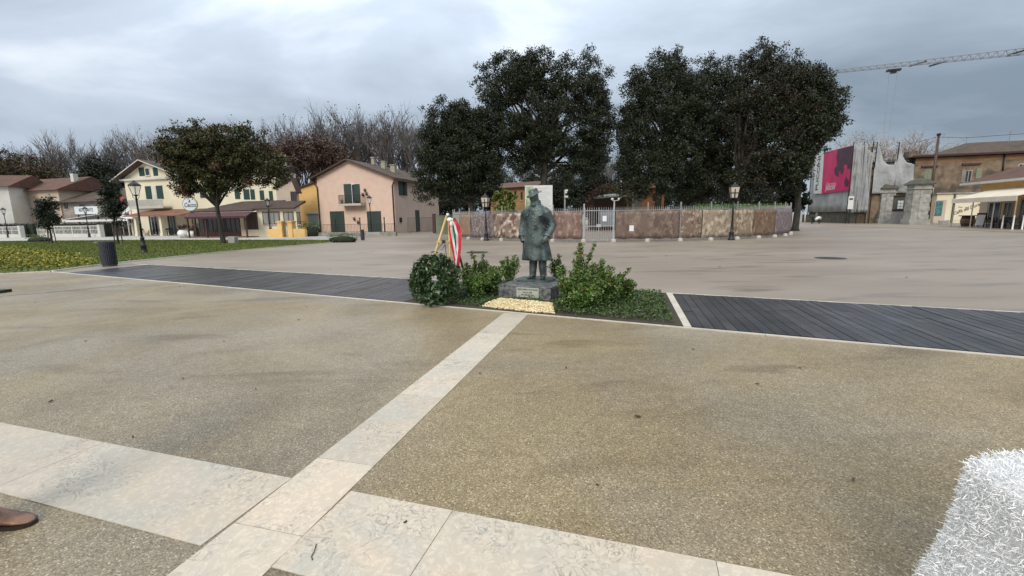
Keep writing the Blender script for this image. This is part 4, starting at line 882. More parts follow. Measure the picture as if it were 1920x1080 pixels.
# ------------------------------------------------------------------ cream gabled house with portico
o = P(246, 443.5); K = Bd('cream_house', o, 'tall cream gable house with dark green shutters and a tiled portico', 'house')
yF = 2.6   # upper facade stands behind the portico
xa, _ = K.f(236, 360, yF); xb, _ = K.f(343, 360, yF); xg, zg = K.f(268, 303, yF); _, zc = K.f(280, 333, yF); xg = (xa+xb)/2*.4+xg*.6
mb = MB(); gable_wall(mb, xa, xb, xg, zc+.1, zc+.1, zg, yF, yF+10); K.part('wall', mb, M['creampl'])
rf = gable_roof(K, xa, xb, xg, zc+.15, zc+.15, zg+.03, yF, yF+10, M['tile'], 1.2, .9, .14, fascia=M['whitepl'])
q = K.fr(229, 332, 345, 337, yF); mb = MB(); mb.box(xa-.35, yF-.35, q[1], xb+.2, yF-.001, q[1]+.22); K.part('cornice', mb, M['whitepl'])
for r in ((261, 314, 271, 330), (287.5, 314, 296, 329.5)): shutters(K, K.fr(*r, yF), M['dkgreen'], c=yF, n=1)
window(K, K.fr(272.5, 315, 281, 329.5, yF), M['whitepl'], M['dglass'], c=yF, mull=0)
for r in ((273.5, 349, 284.5, 374), (294, 348, 306, 373)): shutters(K, K.fr(*r, yF), M['dkgreen'], c=yF, n=1)
q = K.fr(286, 349, 293, 374, yF); panel(K, 'pilaster', q, M['whitepl'], c=yF, t=.03)
q = K.fr(258, 375, 322, 389, yF); mb = MB(); mb.box(q[0], yF-1.1, q[1]-.15, q[2], yF, q[1]+.05); bl = K.part('balcony', mb, M['concrete'])
railing(K, (q[0], yF-1.08), (q[2], yF-1.08), q[1]+.05, q[3], M['whitepl'], bl, step=.12, r_=.03)
# portico
_, zp0 = K.f(290, 403.5, -.5); _, zp1 = K.f(300, 393, yF)
xp0, _ = K.f(229, 404, -.5); xp1, _ = K.f(352, 400, -.5)
mb = MB(); mb.hexa([(xp0, -.5, zp0-.12), (xp1-1.2, -.5, zp0-.12), (xp1, yF-.02, zp1-.12), (xp0+.9, yF-.02, zp1-.12), (xp0, -.5, zp0), (xp1-1.2, -.5, zp0), (xp1, yF-.02, zp1), (xp0+.9, yF-.02, zp1)]); K.part('portico_roof', mb, M['tileredx'])
for px in (255, 302):
    x, _ = K.f(px, 425, 0); mb = MB(); mb.box(x-.22, -.1, 0, x+.22, .34, .35); mb.box(x-.16, -.04, .35, x+.16, .28, zp0-.3); mb.box(x-.22, -.1, zp0-.3, x+.22, .34, zp0-.13); K.part('column', mb, M['creampl'])
mb = MB(); mb.box(xp0, -1.2, 0, xp1, yF, .06); K.part('floor', mb, M['path'])
for r in ((281, 405, 297, 441), (316, 404, 331, 438)):
    q = K.fr(*r, yF); q = (q[0], .08, q[2], q[3]); window(K, (q[0]+.35, q[1], q[2], q[3]), M['whitepl'], M['dglass'], c=yF, name='door'); shutters(K, (q[0], q[1], q[0]+.3, q[3]), M['dkgreen'], c=yF, n=1)
q = K.fr(243, 406, 251, 420, yF); window(K, q, M['whitepl'], M['dglass'], c=yF)
# oval sign
sx_, sz_ = K.f(356.5, 383, -1.0)
SG = Bd('oval_sign', K.o+Matrix.Rotation(GA, 3, 'Z')@Vector((sx_, -1.0, 0)), 'oval pale sign on a bracket in front of the cream house', 'sign')
rx_ = (K.f(369.5, 383, -1)[0]-K.f(343.5, 383, -1)[0])/2; rz_ = rx_*.70
mb = MB(); mb.rings([[(rx_*math.cos(t), y, sz_+rz_*math.sin(t)) for t in np.linspace(0, 2*math.pi, 32, endpoint=False)] for y in (-.06, .06)]); SG.part('board', mb, M['cloud_sign'])
mb = MB(); mb.tube([(1.07*rx_*math.cos(t), 0, sz_+1.07*rz_*math.sin(t)) for t in np.linspace(0, 2*math.pi, 33)], .05, 6); SG.part('rim', mb, M['palegreen'])
text('Cecco', .66, (0, -.068, sz_-.10), FRONT, M['ink'], SG.root, shear=.3, bold=.012); text('da', .30, (-.02, -.068, sz_+.30), FRONT, M['ink'], SG.root, shear=.3, bold=.01)
mb = MB(); mb.box(-.05, -.05, 0, .05, .05, sz_-rz_); SG.part('post', mb, M['iron'])
# long cream wing behind
o = Vector((at(345, 56), 56, 0)); K2 = Bd('cream_wing', o, 'long cream two storey building behind the restaurant, mostly behind the autumn tree', 'building')
x1, zt = K2.f(521, 345, 0); zt = K2.f(450, 325, 0)[1]; mb = MB(); mb.box(0, 0, 0, x1, 3, zt); K2.part('wall', mb, M['creampl'])
mb = MB(); mb.prism([(-.4, -.5, zt), (-.4, 3.2, zt), (-.4, 3.0, zt+1.0)], (x1+.2, 0, 0)); K2.part('roof', mb, M['tilex'])
for r in ((375, 352, 387, 371), (440.5, 354, 450, 373), (457, 355, 468, 374), (470, 355, 478, 374), (487.5, 357, 495.5, 375), (505, 358, 512, 376)): shutters(K2, K2.fr(*r), M['dkgreen'], n=2 if r[2]-r[0] > 9 else 1)
q = K2.fr(505, 300, 513, 345); mb = MB(); mb.box(q[0], 1.5, zt, q[2], 2.2, zt+2.2); K2.part('chimney', mb, M['creampl'])
pipe(K2, [(K2.f(355.5, 350, -.1)[0], -.12, zt), (K2.f(357, 375, -.1)[0], -.12, .2)], .06)
# planters, jar and tables under the portico
def jar(px, py, label, s=1.0):
    p = P(px, py); r = empty('stone_jar', p, 0, label, 'planter'); mb = MB(); mb.lathe([(.35*s, 0), (.62*s, .18*s), (.70*s, .45*s), (.60*s, .75*s), (.42*s, .9*s), (.46*s, .96*s)], n=20); mb.build('jar', M['whitefab'], r, True)
    npmesh('plant', leafquads(clump_points([(0, 0, 1.25*s), (.3, 0, 1.15), (-.3, 0, 1.1)], 60, .38*s), .22), 4, M['rust'], r)
jar(344, 443.5, 'big white rounded jar planter left of the veranda post', .78); jar(361, 443.8, 'white rounded jar planter right of the veranda post', .66)
p = P(372, 444); flowerbed('potted_shrub', 'reddish potted shrub at the veranda corner', p.x, p.y, 1.1, .9, 1.5, 500, M['rust'], 'shrub', .15)
def chair_mesh(mat, parent=None, name='chair'):
    mb = MB()
    for x in (-.2, .2):
        for y in (-.2, .2): mb.bar((x*1.1, y*1.1, 0), (x, y, .45), .035)
    mb.box(-.23, -.23, .44, .23, .23, .47)
    for x in (-.2, .2): mb.bar((x, .2, .45), (x, .27, .88), .035)
    mb.box(-.2, .23, .62, .2, .26, .86)
    for x in (-.22, .22): mb.bar((x, -.2, .66), (x, .22, .66), .03); mb.bar((x, -.2, .45), (x, -.2, .66), .03)
    return mb.build(name, mat, parent)
def table_mesh(mat, name='table'):
    mb = MB(); mb.box(-.4, -.4, .71, .4, .4, .74); mb.tube([(0, 0, 0), (0, 0, .71)], .035, 8); mb.box(-.22, -.22, 0, .22, .22, .03); return mb.build(name, mat)
ch0 = chair_mesh(M['plasticblk']); tb0 = table_mesh(M['brownpaint'])
spots = [(228, 441.5), (236, 442), (243, 441), (268, 442.2), (275, 441.2), (284, 442.5), (292, 441.5), (313, 442.5), (320, 441.8), (328, 442.6), (334, 441.6)]
for i, (px, py) in enumerate(spots):
    c = ch0 if i == 0 else ch0.copy()
    if i: COL.objects.link(c)
    p = P(px, py); c.location = (p.x, p.y, .06); c.rotation_euler = (0, 0, random.uniform(0, 6.28))
    tag(c, 'small dark terrace chair at the cream house portico', 'chair', 'dark chairs at the portico')
for i, (px, py) in enumerate([(232, 441.6), (272, 441.8), (288, 442), (317, 442.2), (331, 442.2)]):
    c = tb0 if i == 0 else tb0.copy()
    if i: COL.objects.link(c)
    p = P(px, py); c.location = (p.x+.3, p.y+.2, .06); tag(c, 'small dark terrace table at the cream house portico', 'table', 'tables at the portico')
# ------------------------------------------------------------------ far left
o = Vector((at(26, 62), 62, 0)); F1 = Bd('white_house', o, 'white house at the left edge below the red roof', 'house', GA+.5)
x0, _ = F1.f(-90, 400); _, zt = F1.f(10, 350)
mb = MB(); mb.box(x0, 0, 0, 0, 8, zt); F1.part('wall', mb, M['whitepl']); mb = MB(); mb.prism([(x0-.4, -.6, zt), (x0-.4, 8.5, zt), (x0-.4, 4, zt+1.9)], (-x0+.8, 0, 0)); F1.part('roof', mb, M['tilered'])
window(F1, F1.fr(-22, 372, -8, 392), M['whitepl'], M['dglass'])
o = Vector((at(28, 66), 66, 0)); F2 = Bd('beige_row_house', o, 'beige two storey house with red tiled roof at far left', 'house')
x1, _ = F2.f(116, 400); _, zt = F2.f(60, 357); _, zr_ = F2.f(60, 337, 4)
mb = MB(); mb.box(0, 0, 0, x1, 8, zt); F2.part('wall', mb, M['beigepl'])
mb = MB(); mb.prism([(-2, -.6, zt-.1), (-2, 8.6, zt-.1), (-2, 4, zr_)], (x1+2.6, 0, 0)); F2.part('roof', mb, M['tilered'])
for r in ((41, 362, 47, 378), (45, 397, 52, 409)): window(F2, F2.fr(*r), M['brownpaint'], M['dglass'], mull=0)
pipe(F2, [(.9, -.1, zt), (1.0, -.1, 0)], .08); mb = MB(); mb.box(x1-.8, 2.2, zt, x1-.2, 2.8, zr_+.3); F2.part('chimney', mb, M['whitepl'])
o = Vector((at(106, 64), 64, 0)); F3 = Bd('brown_house', o, 'dull brown house with wide dark roof behind the white marquee', 'house')
x1, _ = F3.f(236, 400); _, zt = F3.f(170, 377); _, zr_ = F3.f(170, 355, 5)
mb = MB(); mb.box(0, 0, 0, x1, 9, zt); F3.part('wall', mb, M['greypl']); mb = MB(); mb.prism([(-.5, -.8, zt-.1), (-.5, 10, zt-.1), (-.5, 5, zr_)], (x1+1, 0, 0)); F3.part('roof', mb, M['tile'])
for r in ((110, 379, 116, 392), (121, 379, 127, 392), (150, 384, 158, 392)): window(F3, F3.fr(*r), M['brownpaint'], M['dglass'], mull=0)
# sign board
p = P(164, 443.6); SB = Bd('sign_board', (at(144, p.y+3, 420), p.y+3), 'rectangular white sign board on dark posts above the marquee', 'sign'); x1, z0 = SB.f(184, 401); _, z1 = SB.f(164, 387)
mb = MB(); mb.box(0, 0, z0, x1, .08, z1); SB.part('board', mb, M['signboard']); text('RISTORANTE', .62, (x1/2, -.012, (z0+z1)/2+.03), FRONT, M['ink'], SB.root, sx=.72, bold=.006)
mb = MB(); mb.box(-.1, .0, z0-.12, x1+.1, .1, z0); mb.box(.3, .08, 0, .42, .2, z1); mb.box(x1-.42, .08, 0, x1-.3, .2, z1); SB.part('post', mb, M['iron'])
# marquee
MQ = Bd('marquee', (at(150, 57.5), 57.5), 'white pointed canvas marquee behind the white fence', 'marquee'); xa, z0 = MQ.f(114, 413); xb, z1 = MQ.f(197, 400); xc, _ = MQ.f(238, 410); zlo = MQ.f(220, 411)[1]
mb = MB(); mb.prism([(xa, 0, z0), (xb, 0, z1), (xb, 3, z1), (xa, 3, z0)], (0, 0, .05)); mb.prism([(xb, 0, z1), (xc, 0, zlo), (xc, 3, zlo), (xb, 3, z1)], (0, 0, .05)); mb.box(xa, -.02, z0-.25, xc, 0, z0); MQ.part('canvas', mb, M['whitefab'])
mb = MB()
for f_ in (0, .25, .5, .75, 1): x = xa+(xc-xa)*f_; mb.box(x-.05, .0, 0, x+.05, .1, z0)
MQ.part('post', mb, M['whitepl'])
o = Vector((at(238, 60), 60, 0)); TR = Bd('white_awning', (o.x-3, 58.5), 'small white awning left of the cream house wall', 'awning'); xa, z0 = TR.f(226, 400); xb, z1 = TR.f(243, 386)
mb = MB(); mb.prism([(xa, 0, z0-.2), (xb, 0, z1-.5), (xb, 0, z1), (xa, 0, z0)], (0, 2, 0)); TR.part('canvas', mb, M['whitefab']); mb = MB(); mb.box(xa, 0, 0, xa+.1, .1, z0-.2); mb.box(xb-.1, 0, 0, xb, .1, z1-.5); TR.part('post', mb, M['whitepl'])
FLG = Bd('flag', (at(224, 57), 57), 'red and white flag hanging on a pole left of the cream house', 'flag'); xa, za = FLG.f(221, 360); xb, zb = FLG.f(231, 379)
mb = MB(); mb.prism([(xa, 0, za), ((xa+xb)/2, .05, (za+zb)/2+.5), (xb, 0, zb+.4), (xb-.25, 0, zb), (xa+.05, 0, (za+zb)/2-.1)], (0, .03, 0)); FLG.part('cloth', mb, M['redfab']); mb = MB(); mb.bar((xa, .05, 0), (xa, .05, za+.2), .05); FLG.part('pole', mb, M['iron'])
# white fence wall with its grid panels, two stretches
def whitefence(px0, px1, py, pyt, label):
    a = P(px0, py); b = P(px1, py); d = b-a; Fw = Bd('white_fence', a, label, 'fence', math.atan2(d.y, d.x)); Lf = d.length; zt = zat(*((a+b)/2).to_2d(), pyt)
    mb = MB(); mb.box(0, 0, 0, Lf, .2, zt*.30); Fw.part('base', mb, M['whitepl']); n = max(2, int(Lf/1.7)); mb = MB()
    for i in range(n+1): x = Lf*i/n; mb.box(x-.06, .03, zt*.3, x+.06, .16, zt)
    mb.box(0, .05, zt-.1, Lf, .14, zt-.0); mb.box(0, .05, zt*.62, Lf, .14, zt*.66); k = int(Lf/.28)
    for i in range(k): x = Lf*(i+.5)/k; mb.box(x-.035, .08, zt*.3, x+.035, .12, zt-.1)
    Fw.part('panel', mb, M['whitepl'])
    for x in (0, Lf): mb = MB(); mb.box(x-.22, -.1, 0, x+.22, .34, zt+.08); Fw.part('post', mb, M['whitepl'])
    mb = MB(); mb.box(.2, .7, 0, Lf-.2, 1.4, zt+.25); bm_ = mb
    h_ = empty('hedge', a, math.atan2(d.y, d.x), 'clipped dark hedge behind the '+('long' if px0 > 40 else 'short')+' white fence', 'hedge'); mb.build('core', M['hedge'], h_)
    nn_ = int(Lf*160); Pp = np.stack([rng.uniform(.1, Lf-.1, nn_), rng.uniform(.6, 1.5, nn_), zt*.6+rng.uniform(0, 1, nn_)*(zt*.4+.4)], 1); npmesh('foliage', leafquads(Pp, .14), 4, M['pine'], h_)
whitefence(72, 189, 444.6, 423.5, 'long white fence with slatted panels behind the lawn'); whitefence(-40, 40, 445.5, 425, 'short white fence stretch at the left edge')
mb = MB(); a = P(45, 445); mb.box(0, 0, 0, 2.0, .4, 1.7); g_ = Bd('dark_gap', a, 'dark solid box standing in for the gap between the two white fences', 'gate'); g_.part('leaf', mb, M['hedge'])  # dark box stands in for the dark gap between the fences
# ------------------------------------------------------------------ street lamps
def lantern_lamp(H_, label, group='old style street lamps'):
    r = empty('street_lamp', (0, 0, 0), 0, label, 'street lamp', group); k = H_/3.7
    mb = MB(); mb.lathe([(.17, 0), (.17, .06), (.13, .10), (.12, .38), (.15, .42), (.10, .48), (.085, .78), (.10, .82), (.06, .88)], n=12); b = mb.build('base', M['iron'], r, True)
    mb = MB(); mb.lathe([(.055, .86), (.045, 1.5), (.06, 1.52), (.045, 1.56), (.038, 2.7*k+.2), (.055, 2.72*k+.2), (.035, 2.76*k+.2), (.03, H_-.72)], n=10); mb.build('pole', M['iron'], r, True)
    z0 = H_-.72; z1 = H_-.26; mb = MB()
    mb.lathe([(.03, z0-.06), (.10, z0-.03), (.10, z0)], n=8)
    for i in range(4):
        a = math.pi/4+i*math.pi/2; c, s_ = math.cos(a), math.sin(a); mb.bar((c*.12, s_*.12, z0), (c*.25, s_*.25, z1), .022)
        a2 = a+math.pi/2; mb.bar((c*.25, s_*.25, z1), (math.cos(a2)*.25, math.sin(a2)*.25, z1), .03); mb.bar((c*.12, s_*.12, z0), (math.cos(a2)*.12, math.sin(a2)*.12, z0), .02)
        mb.tube([(c*.03, s_*.03, z0-.25), (c*.12, s_*.12, z0-.12), (c*.13, s_*.13, z0)], .012, 5)
    fr_ = mb.build('lantern', M['iron'], r)
    mb = MB(); mb.lathe([(.15, z0+.01), (.325*.98, z1-.01)][:0] or [(.11, z0+.01), (.235, z1-.01)], n=4, ph=math.pi/4); mb.build('glass', M['clearglass'], fr_)
    mb = MB(); mb.lathe([(.29, z1), (.24, z1+.06), (.12, z1+.16), (.07, z1+.18), (.06, z1+.22), (.02, z1+.24), (.02, z1+.27)], n=8, ph=math.pi/8); mb.build('cap', M['iron'], fr_, True)
    return r
mg = bpy.data.materials.new('clear_glass'); mg.use_nodes = True; b_ = mg.node_tree.nodes['Principled BSDF']; b_.inputs['Base Color'].default_value = (.8, .85, .85, 1); b_.inputs['Roughness'].default_value = .08; b_.inputs['Alpha'].default_value = .28; M['clearglass'] = mg
lamps = [(271, 476, 338, 'street lamp on the lawn, nearest and tallest of the old style lamps'), (697, 441.5, 366, 'street lamp in front of the right green door of the pink house'), (508, 444, 371, 'street lamp in front of the restaurant window'), (168, 445, 387, 'street lamp before the white sign board and fence'), (16, 445.5, 389, 'street lamp nearest the left edge, before the white house')]
l0 = None
for i, (px, py, pt, lab) in enumerate(lamps):
    p = P(px, py); h = zat(p.x, p.y, pt)
    l0_ = lantern_lamp(3.7, lab) if i == 0 else copy_tree(L0)
    if i == 0: L0 = l0_
    l0_.location = p; s_ = h/3.7; l0_.scale = (s_**.5, s_**.5, s_); l0_['label'] = lab; l0_.rotation_euler = (0, 0, .3*i)
def box_lamp(px, py, pt, lab):
    p = P(px, py); h = zat(p.x, p.y, pt); r = empty('street_lamp', p, GA, lab, 'street lamp', 'lamps along the banner fence')
    mb = MB(); mb.lathe([(.20, 0), (.20, .08), (.14, .12), (.13, .40), (.16, .44), (.09, .52), (.075, .95), (.09, 1.0), (.055, 1.05)], n=12); mb.build('base', M['iron'], r, True)
    mb = MB(); mb.lathe([(.055, 1.0), (.045, h-.95)], n=10); mb.build('pole', M['iron'], r, True)
    z = h-.95; mb = MB(); mb.box(-.21, -.21, z, .21, .21, z+.03); mb.box(-.03, -.235, z, .03, -.2, z+.62)
    for a in (-1, 1):
        for b in (-1, 1): mb.bar((a*.16, b*.16, z), (a*.25, b*.25, z+.66), .03)
    mb.box(-.26, -.26, z+.30, .26, .26, z+.33) ; mb.lathe([(.36, z+.64), (.16, z+.80), (.08, z+.84), (.05, z+.92)], n=4, ph=math.pi/4); f_ = mb.build('lantern', M['iron'], r)
    mb = MB(); mb.lathe([(.24, z+.03), (.29, z+.30)], n=4, ph=math.pi/4); mb.lathe([(.30, z+.335), (.345, z+.63)], n=4, ph=math.pi/4); mb.build('glass', M['lglass'], f_)
box_lamp(1371, 450, 341, 'tall lamp with frosted lantern in front of the right part of the banner fence'); box_lamp(912, 451, 362, 'lamp with frosted lantern at the fence left of the statue')
# ------------------------------------------------------------------ litter bins and small things on the left
def bin_(px0, px1, py, pt, label):
    pc = P((px0+px1)/2, py); r_ = abs(at(px1, pc.y)-at(px0, pc.y))/2*.68; h = zat(pc.x, pc.y, pt); c = empty('litter_bin', (pc.x, pc.y+r_, 0), 0, label, 'litter bin'); n = 28
    mb = MB()
    for i in range(n): a = 2*math.pi*i/n; mb.box(-.001, 0, 0, .001, 0, .001) if False else mb.bar((r_*math.cos(a), r_*math.sin(a), .06), (r_*math.cos(a), r_*math.sin(a), h-.06), r_*.19, .02)
    mb.build('slats', M['bin'], c)
    mb = MB(); mb.lathe([(r_*.93, .03), (r_*.93, h-.08)], n=24); mb.build('liner', M['bin'], c, False)
    mb = MB(); mb.lathe([(r_*1.06, h-.06), (r_*1.08, h), (r_*.85, h+.02), (r_*.8, h-.02)], n=28); mb.lathe([(r_*1.02, .0), (r_*1.02, .06)], n=28); mb.build('rim', M['bin'], c); return c, r_, h
c, r_, h = bin_(181, 213, 500, 453, 'dark cylindrical slatted bin standing at the corner of the lawn'); mb = MB(); mb.lathe([(.09, 0), (.11, .05)], n=12); at_ = mb.build('ashtray', M['steel'], c); at_.location = (-r_-.08, -.05, h-.06)
bin_(674.5, 684, 450.5, 431, 'dark litter bin in front of the pink house')
p = P(434, 457.5); mb = MB(); w = .5; mb.box(-w/2, 0, 0, w/2, .45, .52); o_ = mb.build('stone_block', M['stone'], None); o_.location = p; tag(o_, 'grey stone block standing on the lawn right of the autumn tree', 'stone block'); bv = o_.modifiers.new('b', 'BEVEL'); bv.width = .03
# yellow-green ground planting and grass
def strip_pts(poly, n):
    xs_ = [q.x for q in poly]; ys_ = [q.y for q in poly]; out = []
    while len(out) < n:
        q = Vector((random.uniform(min(xs_), max(xs_)), random.uniform(min(ys_), max(ys_)), 0))
        if in_poly(q, poly): out.append(q)
    return out
YB = [P(-60, 512), P(0, 507), P(100, 503.5), P(165, 499), P(186, 494), P(150, 482), P(60, 471), P(-60, 468)]
pts = strip_pts(YB, 15000); hn = np.array([(q.x, q.y, .04+.30*random.random()**1.5*(.6+.4*math.sin(q.x*1.3)*math.sin(q.y*.9))) for q in pts])
tag(npmesh('groundcover', leafquads(hn, .10, .2), 4, M['yhedge']), 'yellow green low planting at the front of the lawn', 'ground cover', None, 'stuff')
pts = strip_pts([LW[i] for i in (1, 2, 3, 4, 5, 6, 7, 8, 9, 10, 11, 12)], 52000)
G = np.array([(q.x, q.y, .035) for q in pts]); n = len(G); a = rng.uniform(0, 6.28, n); hgt = rng.uniform(.03, .075, n); w = .012+.0006*G[:, 1]
dx = np.stack([np.cos(a)*w, np.sin(a)*w, 0*a], 1); tip = G+np.stack([rng.normal(0, .02, n), rng.normal(0, .02, n), hgt], 1)
tag(npmesh('grass', np.stack([G-dx, G+dx, tip], 1), 3, M['grass']), 'short grass of the lawn', 'grass', None, 'stuff')
# ------------------------------------------------------------------ trees on the left lawn
tree('autumn_tree', 'broad tree with green and rusty brown leaves on the lawn', 'tree', 412, 31.5, [pxblob(382, 285, 62, 45, 31.5), pxblob(437, 275, 75, 42, 31.5), pxblob(487, 305, 55, 42, 31.5), pxblob(412, 325, 70, 32, 31.5), pxblob(352, 300, 36, 34, 31.5), pxblob(527, 325, 24, 30, 31.5), pxblob(357, 345, 18, 24, 31.5), pxblob(402, 350, 35, 20, 31.5)], 560, 95, .44, .165, [M['autumn'], M['autumnred']], .17, 388, ntips=20, mixw=[.88, .12], wisps=120, base_px=414)
def sapling(px, py, ptop, w, label, D=None, cy=None):
    p = P(px, py); k = p.y/FPX; x0 = px-(2 if px < 960 else 0)
    zt_ = zat(p.x, p.y, ptop); zb_ = zt_*.26; r = empty('young_tree', p, 0, label, 'tree'); R_x = w*k/2
    C = blob_centers([(0, 0, (zt_*1.1+zb_)/2, R_x*.55, R_x*.55, (zt_-zb_)*.47), (0, 0, zb_+(zt_-zb_)*.32, R_x*.75, R_x*.75, (zt_-zb_)*.30), (0, 0, zb_+(zt_-zb_)*.6, R_x*.65, R_x*.65, (zt_-zb_)*.25)], 80, .6)
    mb = MB(); limbs(mb, (0, 0, 0), (0, 0, zb_*1.3), [tuple(c) for c in C[:10]], .07); mb.build('trunk', M['bark'], r, True)
    npmesh('crown', leafquads(clump_points(C, 75, .33), .15), 4, M['pine'], r)
    mb = MB(); mb.bar((.35, 0, 0), (.28, 0, zb_*1.2), .05); mb.bar((-.35, .1, 0), (-.28, .1, zb_*1.2), .05); mb.build('stake', M['brownpaint'], r)
sapling(98, 458, 358, 46, 'young dark tree with stakes before the long white fence'); sapling(222, 458.5, 328, 52, 'young dark tree between the bin and the cream house')
p = P(75, 454); flowerbed('shrub', 'small pale shrub at the back of the lawn near the left edge', p.x, p.y, 3.0, 1.4, .7, 600, M['yleaf'], 'shrub', .12)
# ------------------------------------------------------------------ dark evergreens in the round garden
OK = [M['oak']]
T = lambda *a, **k: tree(*a, **k)
T('holm_oak', 'low dark evergreen oak touching the pink house', 'tree', 885, 41, [pxblob(846, 250, 48, 56, 41), pxblob(815, 305, 36, 52, 41), pxblob(868, 300, 50, 66, 41), pxblob(905, 350, 34, 34, 41), pxblob(838, 352, 32, 34, 41), pxblob(870, 225, 30, 35, 41), pxblob(900, 290, 42, 56, 41), pxblob(905, 235, 28, 40, 41), pxblob(800, 345, 24, 36, 41), pxblob(925, 330, 28, 40, 41)], 640, 150, .62, .175, OK, .32, 372, 'evergreens of the round garden', ntips=24, wisps=110)
T('holm_oak', 'tall round crowned evergreen oak behind the statue, gap of sky at its right', 'tree', 1018, 42, [pxblob(955, 150, 52, 46, 42), pxblob(985, 145, 40, 42, 42), pxblob(1015, 140, 52, 44, 42), pxblob(1085, 148, 52, 48, 42), pxblob(930, 195, 38, 50, 42), pxblob(1108, 215, 36, 62, 42), pxblob(1030, 215, 80, 62, 42), pxblob(970, 260, 60, 42, 42), pxblob(1080, 288, 50, 44, 42), pxblob(1065, 330, 32, 28, 42), pxblob(930, 250, 36, 46, 42), pxblob(990, 300, 40, 22, 42), pxblob(1126, 235, 24, 60, 42), pxblob(1110, 290, 26, 50, 42)], 960, 148, .62, .175, OK, .38, 300, 'evergreens of the round garden', ntips=40, wisps=150)
T('holm_oak', 'dark evergreen oak with a pointed top, right of the sky gap', 'tree', 1232, 41, [pxblob(1238, 130, 34, 34, 41), pxblob(1195, 170, 34, 42, 41), pxblob(1188, 260, 34, 60, 41), pxblob(1240, 215, 50, 72, 41), pxblob(1170, 318, 20, 34, 41), pxblob(1225, 325, 52, 46, 41), pxblob(1262, 280, 40, 60, 41), pxblob(1275, 180, 34, 50, 41), pxblob(1172, 225, 22, 52, 41), pxblob(1200, 350, 40, 26, 41)], 680, 148, .62, .175, OK, .34, 335, 'evergreens of the round garden', ntips=30, wisps=110)
T('holm_oak', 'dense dark evergreen oak in the middle of the right clump', 'tree', 1320, 43, [pxblob(1318, 148, 44, 38, 43), pxblob(1300, 225, 52, 76, 43), pxblob(1345, 280, 56, 66, 43), pxblob(1300, 330, 50, 42, 43), pxblob(1362, 180, 36, 56, 43), pxblob(1290, 350, 44, 28, 43), pxblob(1350, 340, 40, 36, 43)], 680, 148, .62, .175, OK, .34, 330, 'evergreens of the round garden', ntips=30, wisps=110)
T('oak_tree', 'tallest tree of the right clump with a sparse brownish top', 'tree', 1378, 39, [pxblob(1408, 120, 40, 34, 39), pxblob(1455, 150, 44, 40, 39), pxblob(1415, 205, 62, 62, 39), pxblob(1425, 285, 58, 60, 39), pxblob(1400, 340, 46, 36, 39), pxblob(1470, 210, 40, 50, 39)], 700, 115, .62, .170, [M['oak2'], M['oak']], .30, 345, 'evergreens of the round garden', ntips=34, wisps=170, mixw=[.6, .4])
T('holm_oak', 'dark evergreen oak leaning right toward the banner building', 'tree', 1492, 39, [pxblob(1526, 188, 32, 32, 39), pxblob(1530, 230, 30, 30, 39), pxblob(1500, 255, 38, 46, 39), pxblob(1500, 160, 30, 30, 39), pxblob(1465, 320, 34, 44, 39)], 420, 105, .6, .20, OK, .27, 345, 'evergreens of the round garden', ntips=30, wisps=110)
def bushy(name, px, py, D, rx, ry, label, mat, cat='tree', n=46, per=70, trunk=True):
    x = at(px, D); z = zat(x, D, py); k = D/FPX; r = empty(name, (x, D, 0), 0, label, cat)
    C = blob_centers([(0, 0, z, rx*k, rx*k, ry*k)], n, .5); C = C[C[:, 2] > .2]
    if trunk: mb = MB(); limbs(mb, (0, 0, 0), (0, 0, max(.5, z-ry*k*.6)), [tuple(c) for c in C[:8]], .09); mb.build('trunk', M['bark'], r, True)
    npmesh('crown', leafquads(clump_points(C, per, max(.3, rx*k*.22)), .02*D*.33+.04), 4, mat, r)
bushy('conifer', 1483, 368, 47, 28, 34, 'dark conifer at the right end of the fence garden', M['pine'], n=80)
bushy('shrub_tree', 946, 386, 36, 24, 32, 'yellow green shrub behind the fence left of the info board', M['yleaf'], n=50)
bushy('shrub_tree', 1112, 345, 56, 26, 26, 'dark evergreen shrub left of the ivy covered hut', M['pine'], n=60)
# hedge behind the fence on the right
p = Vector((at(1385, 36), 36, 0)); hd = empty('hedge', (p.x, p.y, 0), math.radians(12), 'green hedge showing above the right part of the banner fence', 'hedge')
mb = MB(); mb.box(-4, -.4, 0, 4, .4, 2.0); mb.build('core', M['hedge'], hd); Pp = np.stack([rng.uniform(-4.1, 4.1, 5200), rng.uniform(-.55, .55, 5200), rng.uniform(1.2, 2.35, 5200)], 1); npmesh('foliage', leafquads(Pp, .16), 4, M['rose'], hd)
